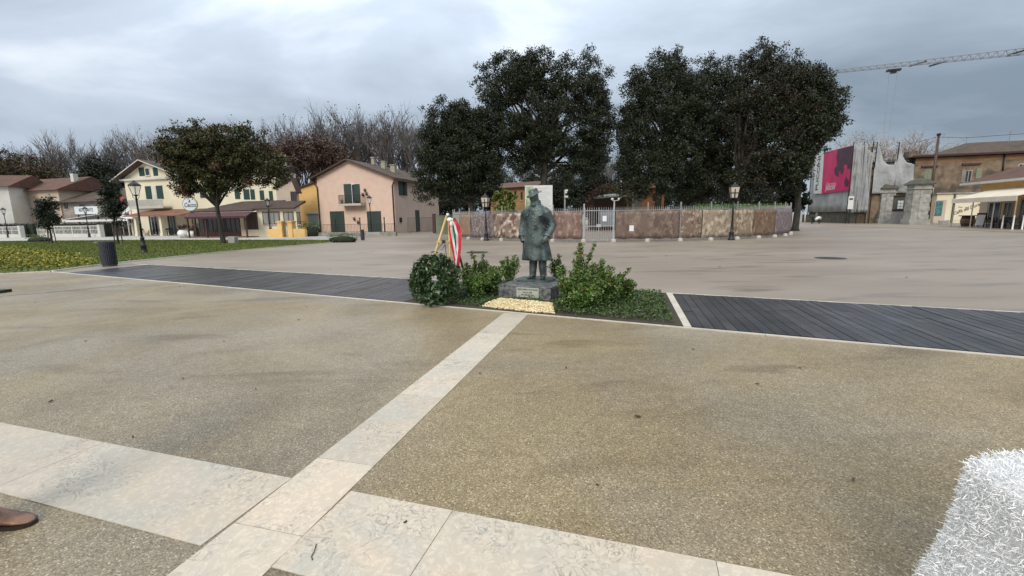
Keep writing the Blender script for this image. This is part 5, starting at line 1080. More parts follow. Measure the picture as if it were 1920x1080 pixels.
# ------------------------------------------------------------------ palisade fence round the garden
FC = Vector((8.9, 40.3, 0)); FR = 14.05
def circ(px):
    d = ray(px, 420); d = Vector((d.x, d.y, 0)).normalized(); b = d.dot(-FC); c = FC.length_squared-FR**2; disc = b*b-c
    t = -b-math.sqrt(max(disc, 0)); p = d*t; return math.atan2(p.y-FC.y, p.x-FC.x)
def cp(a, r=FR, z=0.0): return Vector((FC.x+r*math.cos(a), FC.y+r*math.sin(a), z))
ga, gb = circ(1095), circ(1151)
def fence_run(a0, a1, label):
    r = empty('palisade_fence', cp(a0), 0, label, 'fence', 'fence around the garden'); n = max(1, round(abs(a1-a0)*FR/2.0)); O = cp(a0)
    for i in range(n+1):
        a = a0+(a1-a0)*i/n; b = cp(a)-O; ns = (cp(a)-FC).normalized()
        mb = MB(); mb.bar(b, b+Vector((0, 0, 2.3)), .06); mb.build('post', M['dullsteel'], r)
        mb = MB(); q = b+ns*.12; mb.lathe([(.15, 0), (.14, .12), (.09, .17)], (q.x, q.y, 0), 8); mb.build('concrete_foot', M['concrete'], r)
        if i == n: break
        a2 = a0+(a1-a0)*(i+1)/n; c_ = cp(a2)-O; mb = MB()
        for z in (.16, 1.86): mb.bar(b+Vector((0, 0, z)), c_+Vector((0, 0, z)), .035)
        k = 17
        for j in range(1, k): q = b.lerp(c_, j/k); mb.bar(q+Vector((0, 0, .02)), q+Vector((0, 0, 1.96)), .030); mb.tube([q+Vector((0, 0, 1.96)), q+Vector((0, 0, 2.08))], [.020, .003], 4)
        mb.build('panel', M['dullsteel'], r)
fence_run(gb, math.radians(35), 'grey spiked palisade fence right of the gate, curving away'); fence_run(ga, math.radians(-205), 'grey spiked palisade fence left of the gate, behind the statue')
ga_, gb_ = cp(ga), cp(gb); d = gb_-ga_; GA_ = Bd('steel_gate', ga_, 'grey steel gate with two barred leaves in the banner fence', 'gate', math.atan2(d.y, d.x)); gl = d.length
for x0, x1 in ((.06, gl/2-.01), (gl/2+.01, gl-.06)):
    mb = MB()
    for z in (.08, .92, 1.85): mb.box(x0, -.02, z, x1, .02, z+.045)
    k = 6
    for j in range(k+1): x = x0+(x1-x0)*j/k; w = .022 if 0 < j < k else .03; mb.box(x-w/2, -.02, .03, x+w/2, .022, 2.0); mb.lathe([(.018, 2.0), (.002, 2.08)], (x, 0, 0), 4)
    GA_.part('leaf', mb, M['steel'])
mb = MB(); mb.box(gl/2-.14, -.06, .88, gl/2+.16, -.025, 1.06); GA_.part('lock', mb, M['steel'])
for x in (0, gl): mb = MB(); mb.box(x-.04, -.04, 0, x+.04, .04, 2.45 if x else 2.3); GA_.part('post', mb, M['steel'])
mb = MB(); mb.lathe([(.02, 2.45), (.09, 2.5), (.07, 2.58), (.01, 2.6)], (gl-.12, 0, 0), 10); mb.lathe([(.02, 2.45), (.07, 2.5), (.05, 2.56), (.01, 2.6)], (gl+.25, 0, 0), 10); mb.box(gl-.12, -.02, 2.43, gl+.25, .02, 2.46); tag(GA_.part('floodlight', mb, M['whitepl']), 'twin pale lamp heads')
mb = MB(); mb.box(gl/2+.06, .03, .95, gl-.08, .05, 1.83); GA_.part('backing_sheet', mb, pm('grey_blue_sheet', (.16, .19, .21), (.24, .27, .29), 1.5, .4))
mb = MB(); mb.box(gl/2+.22, -.035, 1.22, gl/2+.46, -.024, 1.55); nt_ = GA_.part('notice', mb, M['paper']); 
# printed banners on the fence
bans = [(1153.5, 1274, 'brownish printed banner with pale streaks right of the gate', (.095, .062, .048), (.29, .215, .165), 1, .9, .45, .70),
 (1276, 1315, 'narrow dark brown photo banner, second from the gate', (.10, .062, .045), (.42, .33, .25), 2, 1.5, .42, .62),
 (1316, 1371, 'pale sepia photo banner left of the right lamp', (.19, .145, .095), (.52, .45, .35), 3, 1.1, .40, .60),
 (1372, 1411, 'sepia photo banner of pale shapes just right of the right lamp', (.15, .105, .07), (.50, .40, .29), 4, 1.3, .42, .6),
 (1412, 1451, 'rust brown photo banner with a pale upright figure', (.13, .078, .048), (.36, .26, .18), 5, 1.2, .48, .68),
 (1452, 1488, 'purple grey photo banner at the right end of the fence', (.12, .09, .10), (.34, .27, .27), 6, 1.7, .42, .64),
 (1040, 1092, 'reddish brown photo banner between the statue and the gate', (.14, .082, .064), (.40, .29, .235), 7, 1.2, .48, .68),
 (926, 1037, 'brown photo banner with a big pale cloud left of the statue', (.12, .07, .055), (.56, .47, .38), 8, .75, .46, .56),
 (884, 925, 'grey violet photo banner crossed by the left lamp', (.11, .085, .085), (.37, .31, .29), 9, 1.7, .42, .62),
 (863, 883, 'narrow tan banner at the left end of the fence', (.22, .14, .09), (.36, .26, .18), 10, 1.1, .45, .65)]
for i, (p0, p1, lab, dk, lt, sd, sc, lo, hi) in enumerate(bans):
    a0, a1 = circ(p0), circ(p1); n = max(6, int(abs(a1-a0)*FR/.16)); O = cp(a0); nz = 7; mb = MB(); vs_ = []
    for j in range(n+1):
        a = a0+(a1-a0)*j/n
        for k_ in range(nz+1):
            f_ = k_/nz; vs_.append(tuple(cp(a, FR+.055+.012*math.sin(j*.9+k_*1.3+i)+.010*math.sin(j*2.3-k_*.8), .19+1.62*f_+(.018*math.cos(j*math.pi*2/6) if k_ in (0, nz) else 0))-O))
    mb.v = vs_
    for j in range(n):
        for k_ in range(nz): q = j*(nz+1)+k_; mb.f.append((q, q+nz+1, q+nz+2, q+1)); mb.m.append(0)
    bo_ = mb.build('banner', sepia('banner_print', tuple(c*1.15 for c in dk), tuple(min(.6, c*1.05) for c in lt), sd, sc, lo, hi+.03), None, True); bo_.location = O; tag(bo_, lab, 'banner', 'photo banners on the fence'); sm = bo_.modifiers.new('s', 'SOLIDIFY'); sm.thickness = .006; sm.offset = 1
a = circ(1184); p = cp(a, FR+.085, .62); mb = MB(); mb.box(-.13, -.004, 0, .13, .004, .34); o_ = mb.build('notice', M['paper'], None); o_.location = p; o_.rotation_euler = (0, 0, a+math.pi/2); tag(o_, 'small white notice taped on the banner right of the gate', 'notice')
# ------------------------------------------------------------------ behind the garden fence
o = Vector((at(932, 62), 62, 0)); AM = Bd('amber_house', o, 'amber house with red roof left of the white info board', 'house', GA-.25); xa, z1 = AM.f(932, 352); xb, _ = AM.f(1030, 370)
mb = MB(); xb, _ = AM.f(1000, 370); mb.box(-1, 0, 0, xb, 3, z1); AM.part('wall', mb, M['amberpl']); _, zr_ = AM.f(985, 341, 4); mb = MB(); mb.prism([(-1.5, -.6, z1-.1), (-1.5, 4.6, z1-.1), (-1.5, 4, zr_)], (xb+2, 0, 0)); AM.part('roof', mb, M['tilered'])
for r in ((951, 361, 955, 378), (964.5, 358, 968.5, 375), (976.5, 360, 980, 375)): window(AM, AM.fr(*r), M['brownpaint'], M['dglass'], mull=0)
IB = Bd('info_board', (at(985, 29.5), 29.5), 'large white information board with green map on the left, behind the statue head', 'sign', 0); x1, z0 = IB.f(1036, 396); _, z1 = IB.f(1010, 347.5); z0 = 1.9
mb = MB(); mb.box(0, 0, z0, x1, .06, z1); bd_ = IB.part('board', mb, M['whiteprint']); mb = MB(); mb.box(.04, -.006, z0+.05, x1*.30, -.001, z1-.05); IB.part('map', mb, M['infogreen'], bd_)
mb = MB()
for z in np.linspace(z1-.18, z0+.1, 12): mb.box(x1*.42, -.006, z-.02, x1*(.75+.2*random.random()), -.001, z+.012)
IB.part('lettering', mb, pm('grey_print', (.42, .43, .43), rough=.6), bd_); mb = MB(); mb.box(.1, .06, 0, .2, .16, z1); mb.box(x1-.2, .06, 0, x1-.1, .16, z1); IB.part('post', mb, M['dullsteel'])
CC = Bd('camera_pole', (at(1059, 32), 32), 'thin grey pole with small white cameras behind the fence', 'pole', 0); _, zt = CC.f(1059, 356); mb = MB(); mb.tube([(0, 0, 0), (0, 0, zt)], .06, 8); CC.part('pole', mb, M['dullsteel']); mb = MB(); mb.box(-.02, -.25, zt-.25, .12, .05, zt-.12); mb.box(-.05, -.2, zt-.55, .2, .0, zt-.42); mb.box(0, -.1, zt-.1, .2, .02, zt+.02); CC.part('camera', mb, M['whitepl'])
MS = Bd('mast', (at(1163, 66), 66), 'thin pale mast seen between the two groups of oaks', 'mast', 0); mb = MB(); mb.tube([(0, 0, 0), (0, 0, MS.f(1163, 312)[1])], .12, 8); MS.part('pole', mb, M['whitepl'])
# ivy hut
HU = Bd('ivy_hut', (at(1146, 50), 50), 'low hut with grey roof under an arch of red and green ivy', 'hut', 0); xa, z0 = HU.f(1112, 373); xb, z1 = HU.f(1176, 365); zt = HU.f(1146, 353)[1]
mb = MB(); mb.box(xa+.2, 0, 0, xb-.2, 4, z0); HU.part('wall', mb, M['brownpaint']); mb = MB(); mb.hexa([(xa, -.5, z0), (xb, -.5, z0+.15), (xb-.4, 4, z1+.25), (xa+.6, 4, z1), (xa, -.5, z0+.1), (xb, -.5, z0+.25), (xb-.4, 4, z1+.35), (xa+.6, 4, z1+.1)]); HU.part('roof', mb, M['dullsteel'])
A = []
for i in range(2600):
    t = rng.uniform(0, math.pi); rr_ = rng.normal(1, .09); A.append(((xb-xa)*.66*math.cos(t)*rr_+(xa+xb)/2, rng.uniform(-.6, 1.6), 1.2+(zt-1.2)*math.sin(t)**.6*rr_))
A = np.array(A); mi = (A[:, 0] > (xa+xb)/2+rng.normal(0, .8, len(A))).astype(int); npmesh('ivy', leafquads(A, .22), 4, [M['autumnred'], M['ivy']], HU.root, mi)
PI_ = Bd('stone_pier', (at(1188, 48), 48), 'tall beige block pier right of the ivy hut', 'pier', 0); xb, z1 = PI_.f(1205, 345); mb = MB()
z = 0; k = 0
while z < z1: mb.box(0+.01*(k % 2), 0, z, xb-.01*(k % 2), .9, min(z+.42, z1)); z += .425; k += 1
PI_.part('blocks', mb, M['pierstone'])
OR = Bd('orange_house', (at(1203, 54), 54), 'orange plastered house seen between the trunks of the right oaks', 'house', 0); xb, z1 = OR.f(1246, 352); mb = MB(); mb.box(0, 0, 0, xb, 7, z1); OR.part('wall', mb, M['orangepl']); mb = MB(); mb.prism([(-.4, -.5, z1), (-.4, 7.5, z1), (-.4, 3.5, z1+1.3)], (xb+.8, 0, 0)); OR.part('roof', mb, M['tilered'])
for px in (1224,): window(OR, OR.fr(px, 362, px+8, 378), M['brownpaint'], M['dglass'])
# ------------------------------------------------------------------ right side: scaffolded building
cn = Vector((48.3, 62.0, 0)); far = Vector((50.6, 73.2, 0))
SC_ = Bd('scaffolded_building', cn, 'building wrapped in grey sheeting under repair on the right', 'building', GA)
# left-facing wall runs along local +y from the corner
ylen = (SC_.Ri@(far-cn)).y
def SCs(px, py): return SC_.sd(px, py, 0)
ztop_n = SCs(1601, 272)[1]; ztop_f = SCs(1522, 293)[1]; zbot = SCs(1580, 397)[1]; yF0 = SCs(1521, 340)[0]
xE, _ = SC_.f(1716, 340); _, zc = SC_.f(1680, 309)
mb = MB(); mb.box(.35, .35, 0, xE-.5, 2.0, SC_.f(1680, 302)[1]); mb.box(.35, .35, 0, 1.5, yF0-.3, ztop_f-1.0); SC_.part('wall', mb, M['ochrepl'])
mb = MB(); mb.box(.1, .3, 0, .34, yF0, zbot+.3); SC_.part('lower_wall', mb, M['dkwall'])
def cloth(name, fn, nu, nv, mat, lab=None, par=None, th=.03):
    mb = MB(); mb.v = [tuple(fn(i/nu, j/nv)) for i in range(nu+1) for j in range(nv+1)]
    for i in range(nu):
        for j in range(nv): q = i*(nv+1)+j; mb.f.append((q, q+nv+1, q+nv+2, q+1)); mb.m.append(0)
    o_ = SC_.part(name, mb, mat, par, True, lab); s_ = o_.modifiers.new('s', 'SOLIDIFY'); s_.thickness = th; return o_
cloth('side_sheet', lambda u_, v_: (-.05-.05*math.sin(u_*40)*(1-v_)-.04*math.sin(u_*17+v_*3), yF0*u_, zbot+(ztop_n+(ztop_f-ztop_n)*u_-zbot)*v_), 60, 8, M['shroud'])
def fsheet(pts_top, zb, name='front_sheet', wob=.22, ph=0.0):
    xs_ = [SC_.f(p[0], p[1])[0] for p in pts_top]; zs_ = [SC_.f(p[0], p[1])[1] for p in pts_top]
    def fn(u_, v_):
        x = xs_[0]+(xs_[-1]-xs_[0])*u_; z = float(np.interp(x, xs_, zs_)); b = zb
        return (x, -.12-wob*math.sin(v_*7+u_*6+ph)*math.sin(u_*math.pi)-.10*math.sin(u_*25+ph+v_*4), b+(z-b)*v_)
    cloth(name, fn, 36, 16, M['shroud'])
zb2 = SC_.f(1620, 398)[1]
fsheet([(1602, 272), (1606, 274), (1613, 275), (1620.5, 271)], zb2); fsheet([(1621, 272), (1625, 269), (1629, 281), (1637, 291)], zb2, ph=2)
zb3 = SC_.f(1680, 362)[1]; fsheet([(1641.5, 290), (1646, 266), (1650, 284), (1656, 300), (1664, 309), (1678, 309), (1682, 296), (1686, 263), (1692, 292), (1700, 305), (1716, 309)], zb3, ph=1, wob=.16)
for px in (1601, 1620.5, 1638, 1645, 1686.5):
    x, z = SC_.f(px, 266); mb = MB(); mb.tube([(x, -.03, 0), (x, -.03, z)], .06, 6); SC_.part('scaffold_pole', mb, M['iron'])
for py in (330, 300):
    _, z = SC_.f(1680, py); mb = MB(); mb.tube([(.2, .1, z), (xE, .1, z)], .05, 6); SC_.part('scaffold_rail', mb, M['iron'])
mb = MB(); mb.tube([(-.1, yF0, 0), (-.1, yF0, ztop_f)], .06, 6); SC_.part('scaffold_pole', mb, M['iron'])
for py in (303, 313): _, z = SC_.f(1700, py, .3); mb = MB(); mb.box(.4, .3, z-.15, xE+1, .6, z+.1); SC_.part('beam', mb, M['iron'])
# notice on the sheet near the corner
y0_, z0_, y1_, z1_ = SC_.sr(1590, 368, 1600, 392, -.2)
NT = Bd('notice_board', cn, 'tall white notice board on the grey sheeting', 'notice'); mb = MB(); a0, b0, a1, b1 = NT.fr(1590, 368, 1600, 392, -.9); mb.box(a0, -.95, b0, a1, -.9, b1); NT.part('board', mb, M['whiteprint']); mb = MB(); mb.box(a0+.1, -.957, b1-.5, a1-.1, -.951, b1-.25); NT.part('print', mb, M['ink']); mb = MB(); mb.box((a0+a1)/2-.05, -.9, 0, (a0+a1)/2+.05, -.82, b0+.1); NT.part('post', mb, M['iron'])
# printed banner on the side wall
BN = Bd('poster_banner', cn, 'huge magenta and white poster banner hanging on the wrapped building', 'banner')
def bq(p_): y, z = BN.sd(p_[0], p_[1], -.35); return Vector((-.35, y, z))
def bpoly(pxs, mat, name, off=0.0, lab=None):
    mb = MB(); mb.prism([bq(p_)+Vector((-off, 0, 0)) for p_ in pxs], (.012 if off else .03, 0, 0)); return BN.part(name, mb, mat, label=lab)
bpoly([(1527, 291.5), (1545, 286), (1540, 363), (1525.5, 363)], M['whiteprint'], 'title_strip', 0, 'white vertical title strip')
bpoly([(1545.2, 286), (1600.5, 272), (1594, 356), (1540.3, 363)], M['magenta'], 'print', 0, 'magenta field')
for j_, pl in enumerate(([(1571, 280), (1600, 273), (1597, 308), (1570, 310), (1568, 295)], [(1569, 311), (1584, 308), (1578, 320), (1573, 322), (1572, 332), (1566, 328), (1564, 318)], [(1588, 307), (1598, 306), (1596, 316), (1589, 317)], [(1586, 331), (1592, 340), (1590, 350), (1584, 349), (1583, 341)], [(1577, 318), (1583, 315), (1580, 325), (1576, 326)])):
    bpoly(pl, M['darkprint'], 'silhouette', .016+.003*j_)
yt, zt = BN.sd(1533.5, 325, -.36)
zz0 = BN.sd(1533, 357, -.36)[1]; zz1 = BN.sd(1535, 296, -.36)[1]
for ch, f_ in zip('PUCCINI', (0.03, .10, .20, .30)): pass
def vtext(s_, pxy0, pxy1, size):
    y0_, z0_ = BN.sd(*pxy0, -.37); y1_, z1_ = BN.sd(*pxy1, -.37)
    o_ = text(s_, size, (-.372, (y0_+y1_)/2, (z0_+z1_)/2), (0, -math.pi/2, 0), M['ink'], BN.root, bold=.03); return o_
LT = []
o_ = text('PUCCINI', 1.45, (0, 0, 0), FRONT, M['ink'], BN.root, bold=.03, sx=1.0)
y_, z_ = BN.sd(1534, 325, -.37)
# letters climb the strip: text x axis -> world up, letters' up -> +y (left for the viewer)
o_.rotation_mode = 'XYZ'; mat_ = Matrix(((0, 0, -1), (0, 1, 0), (1, 0, 0))); o_.rotation_euler = mat_.to_euler(); o_.location = (-.37, y_, z_)
for s_, px, py, sz in (('Giacomo', 1557, 345.5, .95), ('puccini', 1556.5, 351.5, 1.2)):
    y_, z_ = BN.sd(px, py, -.37); text(s_, sz, (-.37, y_, z_), LEFTF, M['pinkprint'] if sz < 1 else M['whiteprint'], BN.root, shear=.25, bold=.012, ext=.006)
# gate piers
def pier(px0, px1, pyb, pyt, pycap, label):
    p = P((px0+px1)/2, pyb); k = p.y/FPX; w = (px1-px0)*k*(.60 if px0 > 1680 else .72); Pr = Bd('gate_pier', (p.x, p.y), label, 'gate pier', GA, 'old stone gate piers'); h = zat(p.x, p.y, pyt); hc_ = zat(p.x, p.y, pycap)
    mb = MB(); z = .0; i = 0
    mb.box(-w*.58, -w*.5, 0, w*.58, w*.5, .6)
    z = .6
    while z < h-.5: z2 = min(z+.5, h-.5); g = .03*(i % 2); mb.box(-w/2+g, -w*.42+g, z+.01, w/2-g, w*.42, z2); z = z2; i += 1
    Pr.part('shaft', mb, M['stone']); mb = MB(); mb.box(-w*.56, -w*.5, h-.5, w*.56, w*.5, h-.38); mb.box(-w*.48, -w*.44, h-.38, w*.48, w*.42, h); mb.box(-w*.6, -w*.55, h, w*.6, w*.52, h+.1); Pr.part('cornice', mb, M['stone'])
    mb = MB(); mb.lathe([(w*.95, h+.1), (w*.5, (h+hc_)/2+.15), (.06, hc_)], n=4, ph=math.pi/4); Pr.part('cap', mb, M['dkwall']); mb = MB(); mb.box(-w*.12, -w*.42-.05, .7, w*.05, -w*.42, h-.6); Pr.part('pilaster', mb, M['stone'])
pier(1640, 1670, 418.5, 355, 342, 'stone gate pier left of the wooden gate, with dark pointed cap'); pier(1692, 1738, 420.5, 347, 333, 'wider stone gate pier beside the utility pole')
o = P(1670, 419.5); WG = Bd('wooden_gate', o, 'grey wooden gate with white notices between the stone piers', 'gate'); xb, z1 = WG.f(1697, 366); zm = WG.f(1685, 394)[1]
mb = MB(); mb.box(0, 0, 0, xb, .1, zm-.15); n = 8
for i in range(n): mb.box(xb*i/n+.02, -.03, .05, xb*(i+1)/n-.02, 0, zm-.2)
WG.part('lower_panel', mb, M['dullsteel']); mb = MB(); mb.box(0, -.06, zm-.15, xb, .1, zm+.1); mb.box(0, -.06, z1-.2, xb, .1, z1); WG.part('rail', mb, M['iron']); mb = MB(); mb.box(0, .02, zm+.1, xb, .08, z1-.2); WG.part('upper_panel', mb, M['dkwall'])
r0_ = WG.fr(1682, 376, 1693, 392); mb = MB()
for i in range(2):
    for j in range(3): dx_ = (r0_[2]-r0_[0])/2; dz_ = (r0_[3]-r0_[1])/3; mb.box(r0_[0]+dx_*i+.02, -.085, r0_[1]+dz_*j+.03, r0_[0]+dx_*(i+1)-.02, -.07, r0_[1]+dz_*(j+1)-.02)
WG.part('notice', mb, M['paper'])
p = P(1631, 418.7); r = empty('bollard', p, 0, 'round topped stone bollard at the foot of the left gate pier', 'bollard'); h = zat(p.x, p.y, 400); mb = MB(); mb.lathe([(.35, 0), (.33, h*.9), (.25, h)], n=12); mb.build('shaft', M['stone'], r, True); mb = MB(); mb.ell((0, 0, h+.28), (.27, .27, .3)); mb.build('finial', M['whitepl'], r, True)
p = P(1617, 418); flowerbed('shrub', 'dark climbing shrub against the low wall under the grey sheeting', p.x, p.y+1, 2.0, 1.0, 2.8, 900, M['pine'], 'shrub', .22)
# low dark wall and things under the banner
a = P(1500, 416.5); b = P(1604, 418.2); d = b-a; LWl = Bd('boundary_wall', a, 'low dark mossy wall in front of the wrapped building', 'wall', math.atan2(d.y, d.x)); mb = MB(); mb.box(0, .3, 0, d.length, .7, 1.35); LWl.part('wall', mb, M['dkwall'])
mb = MB()
for f_ in (.30, .78): mb.box(d.length*f_-.25, .2, 0, d.length*f_+.25, .8, 1.6)
LWl.part('post', mb, M['stone'])
for px, lab in ((1504, 'short pale post at the right end of the banner fence'), (1577, 'dark street pole at the corner of the wrapped building')):
    p = P(px, 418); h = zat(p.x, p.y, 397 if px == 1504 else 372); mb = MB(); mb.tube([(0, 0, 0), (0, 0, h)], .1, 8); o_ = mb.build('post', M['whitepl'] if px == 1504 else M['iron'], None, True); o_.location = p+Vector((0, -.6, 0)); tag(o_, lab, 'post')
# small scooter under a white cover
p = P(1530, 419); SCO = empty('scooter', p, math.radians(20), 'white and black scooter parked at the dark wall below the poster banner', 'scooter')
mb = MB(); mb.rings([[(x, .22*s_*math.cos(t), z+.18*s_*math.sin(t)) for t in np.linspace(0, 6.28, 12, endpoint=False)] for x, z, s_ in ((-.2, .62, .6), (.1, .72, 1.0), (.45, .85, 1.25), (.75, .8, 1.2), (.9, .6, .6))]); mb.build('cover', M['whitefab'], SCO, True)
mb = MB(); mb.tube([(-.85, 0, .95), (-.78, 0, .6), (-.7, 0, .3)], .05, 8); mb.box(-.7, -.12, .22, .1, .12, .32); mb.tube([(-.88, -.3, 1.0), (-.85, 0, .98), (-.88, .3, 1.0)], .025, 6); mb.prism([(-.82, -.18, .9), (-.72, -.18, .35), (-.68, .18, .35), (-.78, .18, .9)], (-.05, 0, 0)); mb.build('frame', M['plasticblk'], SCO)
for x in (-.85, .65): mb = MB(); mb.tube([(x+.23*math.cos(t), 0, .25+.23*math.sin(t)) for t in np.linspace(0, 6.283, 17)], .06, 8); mb.build('wheel', M['plasticblk'], SCO, True)
# ------------------------------------------------------------------ ochre building
o = Vector((at(1718, 60), 60, 0)); OB = Bd('ochre_building', o, 'long weathered ochre building with broken roof behind the bar', 'building')
xE, _ = OB.f(2150, 340); _, zc = OB.f(1800, 289); zc0 = zc
mb = MB(); mb.box(-.9, 0, 0, xE, 1.5, zc-.3); OB.part('wall', mb, M['ochrepl']); mb = MB(); mb.box(-1.6, -.7, zc-.22, xE, 2.0, zc-.1); mb.box(-1.6, -.75, zc-.1, xE, -.6, zc+.02); OB.part('cornice', mb, M['brownpaint'])
mb = MB(); mb.box(-.9, -.03, zc-.95, xE, .0, zc-.35); OB.part('frieze', mb, M['friezepl'])
xr0, zr_ = OB.f(1812, 268, 4.5); xr00, _ = OB.f(1777, 283, 0); mb = MB(); mb.prism([(xr00, -.6, zc), (xr00, 9.6, zc), (xr0, 4.5, zr_)], (0.001, 0, 0)) if False else None
mb = MB(); b0 = len(mb.v); mb.v += [(xr00, -.6, zc-.08), (xE, -.6, zc-.08), (xE, 9.6, zc-.08), (xr00, 9.6, zc-.08), (xr0, 4.5, zr_), (xE, 4.5, zr_)]
for f_ in ((0, 1, 5, 4), (1, 2, 5), (2, 3, 4, 5), (3, 0, 4), (0, 3, 2, 1)): mb.f.append(f_); mb.m.append(0)
OB.part('roof', mb, M['tile']); xx, _ = OB.f(1718, 280, 1); mb = MB(); mb.box(xx-.8, 1, zc-.3, xx+.6, 2.2, zc+.75); OB.part('chimney', mb, M['ochrepl']); mb = MB(); mb.box(xx+1.0, 1.5, zc-.3, xx+1.9, 2.2, zc+.35); OB.part('chimney', mb, M['ochrepl'])
window(OB, OB.fr(1808, 319, 1822, 342), M['greypl'], M['dglass'], fw_=.12); shutters(OB, OB.fr(1802.5, 317, 1808, 342), M['greypl'], n=1); shutters(OB, OB.fr(1829, 315, 1840, 335), M['palegreen'], n=1, t=.1)
shutters(OB, OB.fr(1732, 318, 1745, 344), M['palegreen'], n=2); window(OB, OB.fr(1909, 307, 1925, 318), M['whitepl'], M['dglass'])
for r in ((1727, 311, 1758, 313), (1803, 306, 1838, 309)): panel(OB, 'lintel', OB.fr(*r), M['brownpaint'], t=.25)
pipe(OB, [(OB.f(1882, 300, -.1)[0], -.12, zc-.3), (OB.f(1880, 325, -.1)[0], -.12, zc-3.2)], .08, M['iron'])
_, zs = OB.f(1790, 364); mb = MB(); mb.box(1.2, -1.5, 0, OB.f(1840, 380)[0], .0, zs); OB.part('ground_floor', mb, M['creampl']); mb = MB(); mb.box(1.0, -1.7, zs, OB.f(1842, 360)[0], 0, zs+.15); OB.part('ledge', mb, M['stone'])
q = OB.fr(1753, 377, 1766.5, 405, -1.5); panel(OB, 'shop_poster', q, M['teal'], c=-1.5); q = OB.fr(1751, 375, 1772, 421, -1.5); panel(OB, 'door_surround', (q[0], .05, q[2], q[3]), M['beigepl'], c=-1.5, t=.03)
q = OB.fr(1788, 380, 1833, 420, -1.5); 
pn = panel(OB, 'wall_sign', (q[0], .3, q[2], q[3]), M['creampl'], c=-1.5, t=.06, label='cream wall sign with slanted lettering')
t_ = text('Caffè del Doria', .56, ((q[0]+q[2])/2, -1.575, (q[1]+q[3])/2+.55), FRONT, M['brownpaint'], pn, shear=.3, bold=.006, sx=.85); t_.rotation_euler = (math.pi/2, -math.radians(24), 0)
for px, s_ in ((1800, '~'), (1812, '-')): x, z = OB.f(px, 388, -1.5); text(s_, .9, (x, -1.575, z), FRONT, M['ink'], pn)
mb = MB(); x, _ = OB.f(1786, 390, -1.6); mb.box(x, -1.66, 0, x+.18, -1.5, zs); OB.part('pilaster', mb, M['dkwall'])
# wires, aerials, pole
p = P(1738, 420.5); UP = empty('utility_pole', p, 0, 'tall dark utility pole before the ochre building', 'pole'); h = zat(p.x, p.y, 253); xt = at(1760, p.y, 253)-p.x; mb = MB(); mb.tube([(0, 0, 0), (0, 0, h)], [.17, .12], 10); mb.build('pole', M['brownpaint'], UP, True); mb = MB(); mb.lathe([(.2, h-.05), (.22, h+.12), (.1, h+.2)], n=10); mb.build('cap', M['iron'], UP)
def wire(pxs, label):
    r = [Vector((at(px, D, py), D, zat(at(px, D, py), D, py))) for px, py, D in pxs]; mb = MB(); mb.tube(r, .022, 4); tag(mb.build('wire', M['iron'], None), label, 'wire', 'wires above the ochre building')
wire([(1700, 271, 60), (1730, 264, 57), (1760, 256, 53.8)], 'wire from the utility pole to the left'); wire([(1760, 257, 53.8), (1813, 258.5, 53), (1870, 254, 52), (1990, 246, 50)], 'wire running right from the utility pole above the roof')
def aerial(px, pyb, pyt, D, label):
    x = at(px, D, pyt); zb_ = zat(x, D, pyb); zt_ = zat(x, D, pyt); r = empty('aerial', (x, D, zb_), 0, label, 'aerial', 'roof aerials'); mb = MB(); mb.bar((0, 0, 0), (0, 0, zt_-zb_), .05); mb.build('mast', M['dullsteel'], r); mb = MB()
    for k in (.75, .85, .95): mb.bar((-.35, 0, (zt_-zb_)*k), (.35, 0, (zt_-zb_)*k), .03)
    mb.build('elements', M['dullsteel'], r)
aerial(1725, 288, 258, 57, 'thin aerial mast above the left corner of the ochre building'); aerial(1895, 266, 246, 59, 'aerial on the ridge of the ochre roof'); aerial(1813, 270, 256, 59, 'short aerial at the broken end of the ochre roof')
# white leaning plank by the pole
a = P(1733, 420); mb = MB(); mb.bar((0, 0, 0), (.6, .1, 4.3), .14, .1); o_ = mb.build('plank', M['whitepl'], None); o_.location = a; tag(o_, 'pale plank leaning beside the utility pole', 'plank')
# ------------------------------------------------------------------ bar with red roof and cream awning
cB = P(1845, 425.5); BR = Bd('bar_building', cB, 'single storey bar with red tiled roof and ochre fascia at the right edge', 'bar')
yfar = 0; x0 = 0.0; L_ = 22
yn = -L_; zE = BR.sd(1900, 335, -.6)[1]; 
y_f = BR.sd(1838, 380, 0)[0]
mb = MB(); mb.box(0, yn, 0, 8, y_f, zE); BR.part('wall', mb, M['ochrepl'] if False else M['yellowpl'])
mb = MB(); mb.hexa([(-.8, yn-.5, zE), (8.8, yn-.5, zE), (8.8, y_f+1.6, zE), (-.8, y_f+1.6, zE), (3.5, yn+3, zE+2.1), (4.5, yn+3, zE+2.1), (4.5, y_f-3, zE+2.1), (3.5, y_f-3, zE+2.1)]); BR.part('roof', mb, M['tilered']); mb = MB(); mb.box(-.85, yn-.55, zE-.2, 8.85, y_f+1.65, zE-.001); BR.part('eaves', mb, M['whitepl'])
for r in ((1853, 378, 1876, 417), (1881, 378, 1898, 416), (1912, 372, 1928, 416)): q = BR.sr(*r, 0); window(BR, (q[0], .35, q[2], q[3]), M['dullsteel'], M['dglass'], 's', 0, -1, .12, 1)
q = BR.sr(1836, 378, 1851, 420, 0); panel(BR, 'brick_wall', (q[0], .1, q[2], q[3]), M['beigepl'], 's', 0, .04, -1)
mb = MB(); mb.box(-.06, yn, 0, -.001, y_f, .34); BR.part('plinth', mb, M['dullsteel'])
